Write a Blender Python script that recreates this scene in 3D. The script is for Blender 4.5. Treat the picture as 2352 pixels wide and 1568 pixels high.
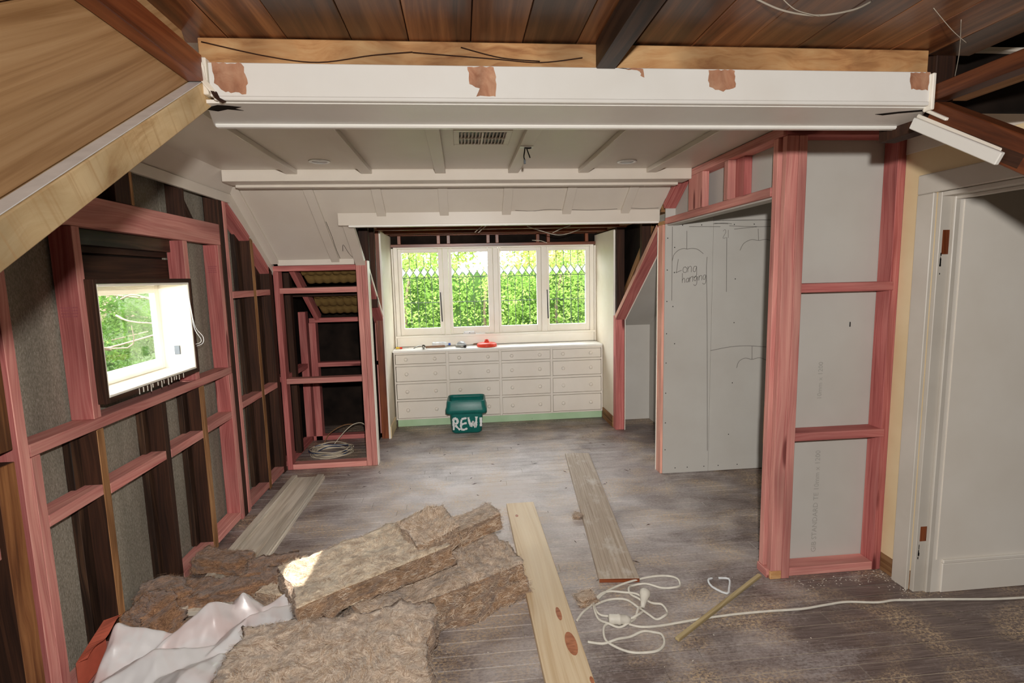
import bpy, bmesh, math, random
from mathutils import Vector, Matrix, Euler, noise
for o in list(bpy.data.objects): bpy.data.objects.remove(o, do_unlink=True)
SC = bpy.context.scene
COL = SC.collection
R_ = math.radians
random.seed(7)

# ------------------------------------------------------------------ camera
def make_camera():
    yaw, pit, rol = R_(5.3247), R_(-7.00905), R_(1.31673)
    f = Vector((math.sin(yaw)*math.cos(pit), math.cos(yaw)*math.cos(pit), math.sin(pit)))
    r = Vector((math.cos(yaw), -math.sin(yaw), 0)); d = f.cross(r)
    r2 = r*math.cos(rol)+d*math.sin(rol); d2 = -r*math.sin(rol)+d*math.cos(rol)
    cd = bpy.data.cameras.new('camera'); cam = bpy.data.objects.new('camera', cd); COL.objects.link(cam)
    cd.sensor_width = 36.0; cd.lens = 1217.53/2352*36.0; cd.clip_start = 0.02; cd.clip_end = 200
    m = Matrix((( r2.x, -d2.x, -f.x, 0), (r2.y, -d2.y, -f.y, 0), (r2.z, -d2.z, -f.z, 1.6), (0, 0, 0, 1)))
    cam.matrix_world = m
    SC.camera = cam
make_camera()
# ------------------------------------------------------------------ world, sun, flash, exposure
SKY, SUN, FLASH, EXPO = 13.5, 11.0, 120.0, 0.0
w = bpy.data.worlds.new('sky'); SC.world = w; w.use_nodes = True
bg = w.node_tree.nodes['Background']; bg.inputs[0].default_value = (0.93, 0.97, 1.0, 1); bg.inputs[1].default_value = SKY
sd = bpy.data.lights.new('sun', 'SUN'); sd.energy = SUN; sd.angle = R_(0.6); sd.color = (1.0, 0.95, 0.86)
so = bpy.data.objects.new('sun', sd); COL.objects.link(so)
so.rotation_euler = Vector((0.79, -0.14, -1.05)).to_track_quat('-Z', 'Y').to_euler(); so.location = (-6, 3, 8)
fd = bpy.data.lights.new('camera_flash', 'POINT'); fd.energy = FLASH; fd.shadow_soft_size = 0.025; fd.color = (1.0, 0.965, 0.925)
fd.use_nodes = True
_n = fd.node_tree.nodes; _f = _n.new('ShaderNodeLightFalloff'); _f.inputs['Strength'].default_value = 1.0; _f.inputs['Smooth'].default_value = 4.0
fd.node_tree.links.new(_f.outputs['Linear'], _n['Emission'].inputs['Strength'])
fo = bpy.data.objects.new('camera_flash', fd); COL.objects.link(fo); fo.location = (0.06, -0.03, 1.79)
def portal(name, loc, rot, sx, sy):
    l = bpy.data.lights.new(name, 'AREA'); l.shape = 'RECTANGLE'; l.size = sx; l.size_y = sy; l.cycles.is_portal = True
    o = bpy.data.objects.new(name, l); COL.objects.link(o); o.location = loc; o.rotation_euler = rot
portal('portal_back_window', (0.4, 6.12, 1.45), (R_(-90), 0, 0), 2.2, 0.95)
portal('portal_side_window', (-1.70, 2.75, 1.37), (0, R_(-90), 0), 0.55, 0.8)
vs = SC.view_settings; vs.view_transform = 'Standard'; vs.look = 'None'; vs.exposure = EXPO; vs.gamma = 1.0; vs.use_curve_mapping = False

# ------------------------------------------------------------------ colour and node helpers
def lin(c):
    c = c/255.0
    return c/12.92 if c <= 0.04045 else ((c+0.055)/1.055)**2.4
def rgb(r, g, b): return (lin(r), lin(g), lin(b), 1.0)
class NT:
    def __init__(s, name):
        s.m = bpy.data.materials.new(name); s.m.use_nodes = True; s.t = s.m.node_tree; s.n = s.t.nodes; s.l = s.t.links
        s.p = s.n['Principled BSDF']; s.out = s.n['Material Output']
    def add(s, typ, **kw):
        x = s.n.new(typ)
        for k, v in kw.items(): setattr(x, k, v)
        return x
    def put(s, sock, v):
        if hasattr(v, 'is_output') or isinstance(v, bpy.types.NodeSocket): s.l.new(v, sock)
        else: sock.default_value = v
    def noise(s, vec, scale=5, detail=3, rough=0.5, dist=0.0):
        x = s.add('ShaderNodeTexNoise'); s.put(x.inputs['Vector'], vec)
        x.inputs['Scale'].default_value = scale; x.inputs['Detail'].default_value = detail
        x.inputs['Roughness'].default_value = rough; x.inputs['Distortion'].default_value = dist
        return x.outputs['Fac']
    def ramp(s, fac, stops, interp='LINEAR'):
        x = s.add('ShaderNodeValToRGB'); x.color_ramp.interpolation = interp; e = x.color_ramp.elements
        while len(e) < len(stops): e.new(0.5)
        for i, (p, c) in enumerate(stops): e[i].position = p; e[i].color = c if len(c) == 4 else (*c, 1)
        s.l.new(fac, x.inputs[0]); return x.outputs[0]
    def mix(s, fac, a, b, mode='MIX'):
        x = s.add('ShaderNodeMix', data_type='RGBA', blend_type=mode)
        s.put(x.inputs[0], fac); s.put(x.inputs[6], a); s.put(x.inputs[7], b); return x.outputs[2]
    def math(s, op, a, b=0.0, clamp=False):
        x = s.add('ShaderNodeMath', operation=op, use_clamp=clamp); s.put(x.inputs[0], a); s.put(x.inputs[1], b); return x.outputs[0]
    def vmul(s, a, b, op='MULTIPLY'):
        x = s.add('ShaderNodeVectorMath', operation=op); s.put(x.inputs[0], a); s.put(x.inputs[1], b); return x.outputs[0]
    def uv(s): return s.add('ShaderNodeUVMap').outputs[0]
    def pos(s): return s.add('ShaderNodeNewGeometry').outputs['Position']
    def obj(s): return s.add('ShaderNodeTexCoord').outputs['Object']
    def rnd(s): return s.add('ShaderNodeObjectInfo').outputs['Random']
    def bump(s, h, strength=0.3, dist=0.005):
        x = s.add('ShaderNodeBump'); x.inputs['Strength'].default_value = strength; x.inputs['Distance'].default_value = dist
        s.l.new(h, x.inputs['Height']); s.l.new(x.outputs[0], s.p.inputs['Normal'])
    def base(s, c, rough=0.6, spec=0.4):
        s.put(s.p.inputs['Base Color'], c); s.put(s.p.inputs['Roughness'], rough); s.p.inputs['Specular IOR Level'].default_value = spec
        return s.m
def G(v): return (v, v, v, 1)
def wood(name, c1, c2, c3, us=1.6, vs=26, rough=0.62, bump=0.25, knots=0.0, blotch=0.35, spec=0.3, saw=0.0, tl=0.82, th=1.06):
    k = NT(name); uv = k.uv(); r = k.math('MULTIPLY', k.rnd(), 61.0)
    off = k.add('ShaderNodeCombineXYZ'); k.l.new(r, off.inputs[0]); k.l.new(r, off.inputs[1])
    base = k.vmul(uv, off.outputs[0], 'ADD')
    wob = k.noise(k.vmul(base, (us*0.7, 3.5, 1)), 1.0, 2, 0.5, 0.3)
    cw = k.add('ShaderNodeCombineXYZ'); k.l.new(k.math('MULTIPLY', wob, 0.10), cw.inputs[1]); warped = k.vmul(base, cw.outputs[0], 'ADD')
    n1 = k.noise(k.vmul(warped, (us*1.2, vs*3.2, 1)), 1.0, 5, 0.62, 0.5)
    n0 = k.noise(k.vmul(warped, (us*0.8, vs*0.55, 1)), 1.0, 3, 0.5, 0.4)
    n2 = k.noise(k.vmul(base, (us*0.9, 6, 1)), 1.0, 2, 0.5, 0.4)
    col = k.ramp(k.math('ADD', k.math('MULTIPLY', n1, 0.62), k.math('MULTIPLY', n0, 0.38)), [(0.34, c3), (0.48, c2), (0.62, c1)])
    dark = k.ramp(n2, [(0.30, G(1-blotch)), (0.60, G(1.0))])
    col = k.mix(1.0, col, dark, 'MULTIPLY')
    tint = k.ramp(k.rnd(), [(0.0, G(tl)), (1.0, G(th))])
    col = k.mix(1.0, col, tint, 'MULTIPLY')
    if knots > 0:
        v = k.add('ShaderNodeTexVoronoi'); k.l.new(k.vmul(base, (1.7, 9.0, 1)), v.inputs['Vector']); v.inputs['Scale'].default_value = 1.0
        kn = k.ramp(v.outputs['Distance'], [(0.0, G(1)), (knots, G(0.9)), (knots*1.7, G(0))])
        col = k.mix(kn, col, (c3[0]*0.35, c3[1]*0.28, c3[2]*0.28, 1))
    if saw > 0:
        sw = k.noise(k.vmul(base, (55, 2.0, 1)), 1.0, 3, 0.6, 0.3)
        col = k.mix(k.math('MULTIPLY', k.ramp(sw, [(0.52, G(0)), (0.72, G(1))]), saw), col, c3)
    k.bump(n1, bump, 0.003)
    return k.base(col, rough, spec)
def paint(name, c, c2=None, rough=0.5, scale=3.0, bump=0.08, spec=0.4, fine=40):
    k = NT(name); p = k.pos(); c2 = c2 or tuple(v*0.9 for v in c[:3])+(1,)
    n = k.noise(p, scale, 4, 0.6); n2 = k.noise(p, fine, 3, 0.6)
    col = k.mix(k.ramp(n, [(0.35, G(0)), (0.7, G(1))]), c, c2)
    k.bump(n2, bump, 0.003)
    return k.base(col, rough, spec)
def plain(name, c, rough=0.5, spec=0.4, metal=0.0):
    k = NT(name); k.p.inputs['Metallic'].default_value = metal
    n = k.noise(k.obj(), 30, 2); col = k.mix(k.ramp(n, [(0.3, G(0)), (0.8, G(1))]), c, tuple(v*0.82 for v in c[:3])+(1,))
    return k.base(col, rough, spec)

M = {}
M['pink'] = wood('pink_treated_pine', rgb(228, 164, 150), rgb(214, 142, 132), rgb(190, 110, 104), vs=30, knots=0.10, rough=0.7)
M['pinkred'] = wood('red_stained_pine', rgb(206, 130, 122), rgb(188, 106, 101), rgb(156, 76, 73), vs=28, knots=0.10, rough=0.7)
M['pinkpale'] = wood('pale_pink_pine', rgb(236, 184, 160), rgb(228, 166, 146), rgb(210, 138, 122), vs=30, knots=0.07, rough=0.7)
M['old'] = wood('old_dark_timber', rgb(76, 46, 30), rgb(57, 33, 21), rgb(37, 21, 13), vs=30, blotch=0.4, rough=0.75)
M['tan'] = wood('tan_rough_timber', rgb(186, 142, 98), rgb(156, 110, 70), rgb(104, 68, 40), vs=18, blotch=0.5, rough=0.75)
M['rimu'] = wood('red_brown_timber', rgb(160, 90, 52), rgb(128, 64, 34), rgb(80, 38, 20), vs=12, rough=0.35, blotch=0.4, spec=0.5)
M['rimudk'] = wood('shaded_red_brown_timber', rgb(122, 68, 38), rgb(94, 48, 25), rgb(56, 27, 14), vs=12, rough=0.5, blotch=0.4)  # rimu copy with the dimness of the right-hand void put into its colour
M['darkjoist'] = wood('black_brown_timber', rgb(84, 60, 44), rgb(52, 36, 28), rgb(26, 18, 14), vs=16, rough=0.5, blotch=0.5)
M['sark'] = wood('stained_sarking', rgb(164, 108, 66), rgb(112, 66, 38), rgb(50, 27, 16), us=1.1, vs=9, rough=0.34, blotch=0.72, spec=0.5, tl=0.42, th=1.35)
M['plate'] = wood('orange_rough_timber', rgb(222, 178, 126), rgb(206, 154, 102), rgb(166, 112, 70), us=7, vs=12, rough=0.7, blotch=0.4)
M['cheek'] = wood('golden_plank', rgb(208, 168, 122), rgb(190, 148, 102), rgb(152, 110, 68), us=0.9, vs=16, rough=0.5, blotch=0.2)
M['sawn'] = wood('rough_sawn_rafter', rgb(238, 210, 162), rgb(226, 194, 144), rgb(192, 150, 102), us=5, vs=8, rough=0.8, saw=0.8, bump=0.5)
M['pine'] = wood('clean_pine', rgb(240, 220, 188), rgb(232, 208, 172), rgb(212, 178, 134), us=0.8, vs=12, knots=0.06, rough=0.55, blotch=0.12)
M['weather'] = wood('weathered_board', rgb(234, 224, 208), rgb(220, 208, 190), rgb(188, 172, 152), us=1.5, vs=12, rough=0.8, blotch=0.35)
M['cream'] = paint('cream_paint', rgb(212, 203, 191), rgb(203, 192, 178), rough=0.38, scale=1.3, bump=0.03)
M['cheekpaint'] = paint('cheek_paint', rgb(236, 226, 206), rgb(226, 212, 188), rough=0.55, scale=2.5, bump=0.06)
M['archwhite'] = paint('grubby_white_paint', rgb(198, 191, 180), rgb(186, 178, 166), rough=0.45, scale=2.5, bump=0.05)
M['hall'] = paint('hall_paint', rgb(222, 216, 206), rgb(213, 205, 193), rough=0.5, scale=1.5, bump=0.04)
M['creamwall'] = paint('yellowed_wall_paint', rgb(226, 206, 168), rgb(214, 190, 148), rough=0.6, scale=2, bump=0.06)
M['white'] = paint('white_gloss_paint', rgb(240, 238, 232), rgb(233, 229, 221), rough=0.35, scale=3, bump=0.04)
M['whiteframe'] = paint('white_window_paint', rgb(246, 240, 228), rgb(240, 231, 214), rough=0.4, scale=3, bump=0.03)
M['board'] = paint('grey_plasterboard', rgb(190, 187, 180), rgb(181, 176, 168), rough=0.75, scale=1.5, bump=0.05)
M['bare'] = wood('bare_scraped_timber', rgb(206, 160, 128), rgb(186, 134, 104), rgb(150, 96, 70), us=20, vs=6, rough=0.7)
M['chest'] = paint('chest_paint', rgb(228, 221, 210), rgb(222, 213, 200), rough=0.42, scale=2, bump=0.02)
M['glasswhite'] = plain('white_gloss', rgb(245, 245, 243), 0.25)
def mk_sheath():
    k = NT('fibrous_grey_sheathing'); p = k.pos()
    n = k.noise(k.vmul(p, (210, 210, 80)), 1.0, 5, 0.75, 0.3); n2 = k.noise(k.vmul(p, (3, 9, 1.2)), 1.0, 3)
    col = k.ramp(n, [(0.28, rgb(104, 96, 82)), (0.5, rgb(142, 134, 120)), (0.66, rgb(168, 160, 147)), (0.78, rgb(210, 205, 196))])
    col = k.mix(1.0, col, k.ramp(n2, [(0.3, G(0.72)), (0.65, G(1.05))]), 'MULTIPLY')
    k.bump(n, 0.5, 0.004); return k.base(col, 0.9, 0.15)
M['sheath'] = mk_sheath()
def mk_black():
    k = NT('dark_building_paper'); n = k.noise(k.pos(), 6, 4); return k.base(k.ramp(n, [(0.3, rgb(16, 12, 10)), (0.8, rgb(42, 32, 26))]), 0.85, 0.1)
M['dark'] = mk_black()
def mk_glass():
    k = NT('window_glass'); k.n.remove(k.p)
    t = k.add('ShaderNodeBsdfTransparent'); g = k.add('ShaderNodeBsdfGlossy'); g.inputs['Roughness'].default_value = 0.02
    lw = k.add('ShaderNodeLayerWeight'); lw.inputs[0].default_value = 0.5
    fac = k.math('ADD', 0.03, k.math('MULTIPLY', k.math('POWER', lw.outputs['Facing'], 4.0), 0.5))
    mx = k.add('ShaderNodeMixShader'); k.l.new(fac, mx.inputs[0]); k.l.new(t.outputs[0], mx.inputs[1]); k.l.new(g.outputs[0], mx.inputs[2])
    k.l.new(mx.outputs[0], k.out.inputs[0]); t.inputs[0].default_value = (0.98, 0.99, 0.985, 1); return k.m
M['glass'] = mk_glass()
def mk_frost():
    k = NT('frosted_white_glass'); k.p.inputs['Transmission Weight'].default_value = 0.0
    k.n.remove(k.p); d = k.add('ShaderNodeBsdfDiffuse'); t = k.add('ShaderNodeBsdfTranslucent'); mx = k.add('ShaderNodeMixShader'); mx.inputs[0].default_value = 0.75
    d.inputs[0].default_value = G(0.9); t.inputs[0].default_value = (0.95, 0.97, 0.98, 1)
    k.l.new(d.outputs[0], mx.inputs[1]); k.l.new(t.outputs[0], mx.inputs[2]); k.l.new(mx.outputs[0], k.out.inputs[0]); return k.m
M['frost'] = mk_frost()
M['lead'] = plain('grey_lead', rgb(96, 100, 104), 0.5, 0.4, 0.3)
M['pencil'] = plain('pencil_graphite', rgb(124, 119, 113), 0.6)
M['black'] = plain('black_plastic', rgb(24, 22, 22), 0.4)
M['ink'] = plain('print_ink', rgb(164, 160, 153), 0.8)
M['stamp'] = plain('stamp_ink', rgb(146, 76, 80), 0.8)
M['stick'] = wood('yellowed_stick', rgb(216, 198, 154), rgb(196, 174, 128), rgb(150, 126, 84), vs=60)

# ------------------------------------------------------------------ geometry helpers
def origin(o):
    v = Vector((0, 0, 0))
    while o is not None: v += o.location; o = o.parent
    return v
def link(name, me, mat, parent=None):
    o = bpy.data.objects.new(name, me); COL.objects.link(o)
    if mat is not None and not me.materials: me.materials.append(M[mat] if isinstance(mat, str) else mat)
    if parent is not None: o.parent = parent
    return o
def tag(o, label=None, cat=None, group=None, kind=None):
    if label: o['label'] = label
    if cat: o['category'] = cat
    if group: o['group'] = group
    if kind: o['kind'] = kind
    return o
def empty(name, loc=(0, 0, 0), rot=(0, 0, 0)):
    o = bpy.data.objects.new(name, None); COL.objects.link(o); o.location = loc; o.rotation_euler = rot; o.empty_display_size = 0.05
    return o
def thing(name, label, cat, loc=(0, 0, 0), rot=(0, 0, 0), group=None): return tag(empty(name, loc, rot), label, cat, group)
def struct(name, label, loc=(0, 0, 0)): return tag(empty(name, loc), label, None, None, 'structure')
def poly(name, vs_, fs, mat, parent=None, local=False, smooth=False, uvf=None):
    off = Vector((0, 0, 0)) if (local or parent is None) else origin(parent)
    me = bpy.data.meshes.new(name); me.from_pydata([Vector(v)-off for v in vs_], [], fs); me.update()
    uvl = me.uv_layers.new(name='UVMap')
    for p in me.polygons:
        n = p.normal; a = max(range(3), key=lambda i: abs(n[i])); ij = [(1, 2), (0, 2), (0, 1)][a]
        for li in p.loop_indices:
            co = me.vertices[me.loops[li].vertex_index].co
            uvl.data[li].uv = uvf(co) if uvf else (co[ij[0]], co[ij[1]])
        p.use_smooth = smooth
    return link(name, me, mat, parent)
def timber_mesh(name, L, W, H, bev=0.002, jag=0.0):
    bm = bmesh.new()
    v = [bm.verts.new((x, y, z)) for x in (0, L) for y in (-W/2, W/2) for z in (-H/2, H/2)]
    for f in ((0, 1, 3, 2), (4, 6, 7, 5), (0, 4, 5, 1), (2, 3, 7, 6), (0, 2, 6, 4), (1, 5, 7, 3)): bm.faces.new([v[i] for i in f])
    bmesh.ops.recalc_face_normals(bm, faces=bm.faces[:])
    if bev > 0: bmesh.ops.bevel(bm, geom=bm.edges[:], offset=min(bev, W*0.3, H*0.3), segments=1, affect='EDGES')
    uvl = bm.loops.layers.uv.new('UVMap')
    for f in bm.faces:
        n = f.normal; a = max(range(3), key=lambda i: abs(n[i]))
        for lp in f.loops:
            c = lp.vert.co
            lp[uvl].uv = (c.x, c.y+7.3) if a == 2 else ((c.x, c.z+3.1) if a == 1 else (c.y*0.5, c.z*0.5+1.0))
    me = bpy.data.meshes.new(name); bm.to_mesh(me); bm.free(); return me
def frame_matrix(p0, p1, up):
    x = (Vector(p1)-Vector(p0)).normalized(); up = Vector(up); y = up.cross(x)
    if y.length < 1e-6: y = Vector((0, 1, 0)).cross(x)
    y.normalize(); z = x.cross(y)
    return Matrix(((x.x, y.x, z.x), (x.y, y.y, z.y), (x.z, y.z, z.z)))
def twotone(o, mat2, test):
    o.data.materials.append(M[mat2])
    for p in o.data.polygons:
        if test(p.normal): p.material_index = 1
    return o
def timber(name, p0, p1, W, H, mat, parent=None, up=(0, 0, 1), bev=0.002, local=False):
    """bar from p0 to p1 (axis through the middle), W across, H along up"""
    off = Vector((0, 0, 0)) if (local or parent is None) else origin(parent)
    p0, p1 = Vector(p0), Vector(p1); me = timber_mesh(name, (p1-p0).length, W, H, bev)
    m = frame_matrix(p0, p1, up).to_4x4(); m.translation = p0-off; me.transform(m)
    return link(name, me, mat, parent)
def box(name, x0, x1, y0, y1, z0, z1, mat, parent=None, bev=0.002, local=False):
    d = (x1-x0, y1-y0, z1-z0); a = max(range(3), key=lambda i: d[i]); c = ((x0+x1)/2, (y0+y1)/2, (z0+z1)/2)
    if a == 0: return timber(name, (x0, c[1], c[2]), (x1, c[1], c[2]), d[1], d[2], mat, parent, (0, 0, 1), bev, local)
    if a == 1: return timber(name, (c[0], y0, c[2]), (c[0], y1, c[2]), d[0], d[2], mat, parent, (0, 0, 1), bev, local)
    return timber(name, (c[0], c[1], z0), (c[0], c[1], z1), d[1], d[0], mat, parent, (1, 0, 0), bev, local)
def prism(name, pts, axis, a0, a1, mat, parent=None, local=False, bev=0.0):
    """outline pts (2D) extruded along axis from a0 to a1"""
    def P(u, v, a): return {'x': (a, u, v), 'y': (u, a, v), 'z': (u, v, a)}[axis]
    n = len(pts); vs_ = [P(u, v, a0) for u, v in pts]+[P(u, v, a1) for u, v in pts]
    fs = [list(range(n)), list(range(2*n-1, n-1, -1))]+[[i, (i+1) % n, n+(i+1) % n, n+i] for i in range(n)]
    off = Vector((0, 0, 0)) if (local or parent is None) else origin(parent)
    bm = bmesh.new(); bv = [bm.verts.new(Vector(v)-off) for v in vs_]
    for f in fs: bm.faces.new([bv[i] for i in f])
    bmesh.ops.recalc_face_normals(bm, faces=bm.faces[:])
    if bev > 0: bmesh.ops.bevel(bm, geom=bm.edges[:], offset=bev, segments=1, affect='EDGES')
    uvl = bm.loops.layers.uv.new('UVMap')
    for f in bm.faces:
        nn = f.normal; a = max(range(3), key=lambda i: abs(nn[i])); ij = [(1, 2), (0, 2), (0, 1)][a]
        for lp in f.loops: lp[uvl].uv = (lp.vert.co[ij[0]], lp.vert.co[ij[1]])
    me = bpy.data.meshes.new(name); bm.to_mesh(me); bm.free()
    return link(name, me, mat, parent)
def smooth_path(pts, n=6):
    out = []; P = [Vector(p) for p in pts]
    for i in range(len(P)-1):
        p0 = P[max(i-1, 0)]; p1 = P[i]; p2 = P[i+1]; p3 = P[min(i+2, len(P)-1)]
        for j in range(n):
            t = j/n
            out.append(0.5*((2*p1)+(-p0+p2)*t+(2*p0-5*p1+4*p2-p3)*t*t+(-p0+3*p1-3*p2+p3)*t**3))
    out.append(P[-1]); return out
def tube(name, pts, r, mat, parent=None, sides=8, n=6, local=False, taper=None):
    off = Vector((0, 0, 0)) if (local or parent is None) else origin(parent)
    path = smooth_path(pts, n) if n > 1 else [Vector(p) for p in pts]
    vs_, fs = [], []; prev = None
    for i, p in enumerate(path):
        d = (path[min(i+1, len(path)-1)]-path[max(i-1, 0)])
        d = d.normalized() if d.length > 1e-9 else Vector((1, 0, 0))
        if prev is None: a = d.orthogonal().normalized()
        else:
            a = prev-d*prev.dot(d); a = a.normalized() if a.length > 1e-6 else d.orthogonal().normalized()
        prev = a; b = d.cross(a); rr = r if taper is None else r*(1+(taper-1)*i/(len(path)-1))
        for k in range(sides):
            t = 2*math.pi*k/sides; vs_.append(p-off+(a*math.cos(t)+b*math.sin(t))*rr)
    for i in range(len(path)-1):
        for k in range(sides):
            fs.append((i*sides+k, i*sides+(k+1) % sides, (i+1)*sides+(k+1) % sides, (i+1)*sides+k))
    fs.append(tuple(range(sides-1, -1, -1))); fs.append(tuple(range((len(path)-1)*sides, len(path)*sides)))
    me = bpy.data.meshes.new(name); me.from_pydata(vs_, [], fs); me.update()
    for p in me.polygons: p.use_smooth = True
    me.uv_layers.new(name='UVMap')
    return link(name, me, mat, parent)
def lathe(name, prof, mat, parent=None, seg=24, axis='z', loc=(0, 0, 0), rot=None):
    """prof: list of (radius, height)"""
    vs_, fs = [], []; n = len(prof)
    for k in range(seg):
        t = 2*math.pi*k/seg
        for r, h in prof: vs_.append(Vector((r*math.cos(t), r*math.sin(t), h)))
    for k in range(seg):
        for i in range(n-1): fs.append((k*n+i, ((k+1) % seg)*n+i, ((k+1) % seg)*n+i+1, k*n+i+1))
    mt = {'z': Matrix.Identity(4), 'x': Matrix.Rotation(R_(90), 4, 'Y'), '-y': Matrix.Rotation(R_(90), 4, 'X')}[axis]
    if rot is not None: mt = Euler(rot).to_matrix().to_4x4()
    mt = Matrix.Translation(loc)@mt
    me = bpy.data.meshes.new(name); me.from_pydata([mt@v for v in vs_], [], fs); me.update()
    bm = bmesh.new(); bm.from_mesh(me); bmesh.ops.remove_doubles(bm, verts=bm.verts[:], dist=1e-6); bmesh.ops.recalc_face_normals(bm, faces=bm.faces[:]); bm.to_mesh(me); bm.free()
    for p in me.polygons: p.use_smooth = True
    me.uv_layers.new(name='UVMap')
    return link(name, me, mat, parent)
def strokes(name, lines, wdt, mat, parent, place, thick=0.0006, jit=0.0):
    """flat ink strokes: each line a list of 2D points; place(u,v,h) -> 3D"""
    vs_, fs = [], []
    for ln in lines:
        pts = smooth_path([(a, b, 0) for a, b in ln], 4) if len(ln) > 2 else [Vector((a, b, 0)) for a, b in ln]
        base = len(vs_)
        for i, p in enumerate(pts):
            d = (pts[min(i+1, len(pts)-1)]-pts[max(i-1, 0)]).normalized(); nrm = Vector((-d.y, d.x, 0))
            ww = wdt*(1+random.uniform(-jit, jit))/2
            for s in (1, -1): q = p+nrm*ww*s; vs_.append(Vector(place(q.x, q.y, thick)))
        for i in range(len(pts)-1): a = base+2*i; fs.append((a, a+1, a+3, a+2))
    off = origin(parent); me = bpy.data.meshes.new(name); me.from_pydata([v-off for v in vs_], [], fs); me.update(); me.uv_layers.new(name='UVMap')
    return link(name, me, mat, parent)
# ================================================================== FLOOR
def mk_floor():
    k = NT('worn_floorboard'); p = k.pos(); r = k.math('MULTIPLY', k.rnd(), 53.0)
    off = k.add('ShaderNodeCombineXYZ'); k.l.new(r, off.inputs[0]); k.l.new(r, off.inputs[2])
    pv = k.vmul(p, off.outputs[0], 'ADD')
    g = k.noise(k.vmul(pv, (5, 150, 1)), 1.0, 5, 0.65, 0.8)
    col = k.ramp(g, [(0.28, rgb(72, 58, 53)), (0.52, rgb(108, 93, 88)), (0.75, rgb(146, 130, 122))])
    # stain: darker, browner finish; dust: grey plaster dust and tan sawdust in loose drifts
    st = k.noise(k.vmul(p, (0.9, 1.3, 1)), 1.6, 4, 0.6, 0.4)
    c0 = k.vmul(p, (0.25, 3.7, 0), 'SUBTRACT'); ln = k.add('ShaderNodeVectorMath', operation='LENGTH'); k.l.new(k.vmul(c0, (0.50, 0.42, 1)), ln.inputs[0])
    cov = k.math('SUBTRACT', 0.98, k.math('MULTIPLY', ln.outputs['Value'], 0.90), True)
    d0 = k.noise(k.vmul(p, (2.6, 4.0, 1)), 1.0, 5, 0.62, 0.4); d1 = k.noise(k.vmul(p, (60, 95, 1)), 1.0, 6, 0.72, 0.3)
    amt = k.math('ADD', k.math('MULTIPLY', cov, 0.50), k.math('ADD', k.math('MULTIPLY', d0, 0.62), k.math('MULTIPLY', d1, 0.42)))
    dust = k.math('MULTIPLY', k.ramp(amt, [(0.56, G(0)), (0.98, G(1))]), 0.95)
    dcol = k.mix(k.ramp(st, [(0.4, G(0)), (0.62, G(1))]), rgb(228, 220, 217), rgb(214, 203, 196))
    col = k.mix(dust, col, dcol)
    s1 = k.noise(k.vmul(p, (2.2, 2.6, 1)), 1.3, 2, 0.5, 0.3); s2 = k.noise(k.vmul(p, (70, 95, 1)), 1.0, 5, 0.75, 0.6)
    saw = k.math('MULTIPLY', k.ramp(s1, [(0.46, G(0)), (0.64, G(1))]), k.ramp(s2, [(0.46, G(0)), (0.60, G(1))]))
    col = k.mix(k.math('MULTIPLY', saw, 0.75), col, rgb(212, 184, 146))
    sc = k.noise(k.vmul(p, (60, 240, 1)), 1.0, 6, 0.8, 1.2)
    col = k.mix(k.math('MULTIPLY', k.ramp(sc, [(0.60, G(0)), (0.72, G(1))]), 0.45), col, rgb(224, 216, 208))
    k.bump(k.math('ADD', g, d1), 0.15, 0.002)
    rg = k.ramp(dust, [(0.0, G(0.42)), (1.0, G(0.62))])
    return k.base(col, rg, 0.4)
M['floor'] = mk_floor()
floor = struct('floor', 'worn dark strip floor covered in plaster dust and sawdust', (0.5, 3.5, 0))
def mk_gap():
    k = NT('dusty_board_gap'); n = k.noise(k.vmul(k.pos(), (0.8, 1.2, 1)), 1.0, 3); return k.base(k.ramp(n, [(0.40, rgb(34, 28, 25)), (0.50, rgb(190, 176, 156))]), 0.9, 0.1)
M['gap'] = mk_gap()
box('subfloor', -1.66, 3.3, -1.6, 6.15, -0.12, -0.004, 'gap', floor, 0)
PITCH = 0.083; y = 0.60; row = 0
while y < 6.05:
    xs = [-1.64]
    rr = random.Random(row*13+5)
    x = -1.64+rr.uniform(0.7, 2.2)
    while x < 3.0: xs.append(x); x += rr.uniform(1.4, 2.6)
    xs.append(3.28)
    for a, b in zip(xs[:-1], xs[1:]):
        box('floor_board', a+0.001, b-0.001, y+0.0020, min(y+PITCH, 6.08)-0.0020, -0.021, rr.uniform(-0.0012, 0.0), 'floor', floor, 0.0016)
    y += PITCH; row += 1

# ================================================================== OUTER SHELL (keeps daylight to the windows)
shell = struct('wall_outer', 'dark building paper and sarking closing the roof space')
def sh(name, *a, mat='dark'): return box(name, *a, mat, shell, 0)
sh('side_lining', -1.70, -1.655, -1.6, 2.36, -0.12, 2.9); sh('side_lining', -1.70, -1.655, 3.15, 6.2, -0.12, 2.9)
sh('side_lining', -1.70, -1.655, 2.36, 3.15, -0.12, 1.12); sh('side_lining', -1.70, -1.655, 2.36, 3.15, 1.63, 2.9)
sh('back_lining', -1.70, -0.74, 6.08, 6.14, -0.12, 2.9); sh('back_lining', 1.53, 3.34, 6.08, 6.14, -0.12, 2.9)
sh('back_lining', -0.74, 1.53, 6.08, 6.14, -0.12, 0.9); sh('back_lining', -0.74, 1.53, 6.08, 6.14, 1.95, 2.9)
sh('roof_lining', -1.70, 3.34, -1.6, 6.2, 2.86, 2.92)
sh('end_lining', 3.30, 3.36, -1.6, 6.2, -0.12, 2.9)
sh('near_lining', -1.70, 3.34, -1.66, -1.60, -0.12, 2.9)

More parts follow.
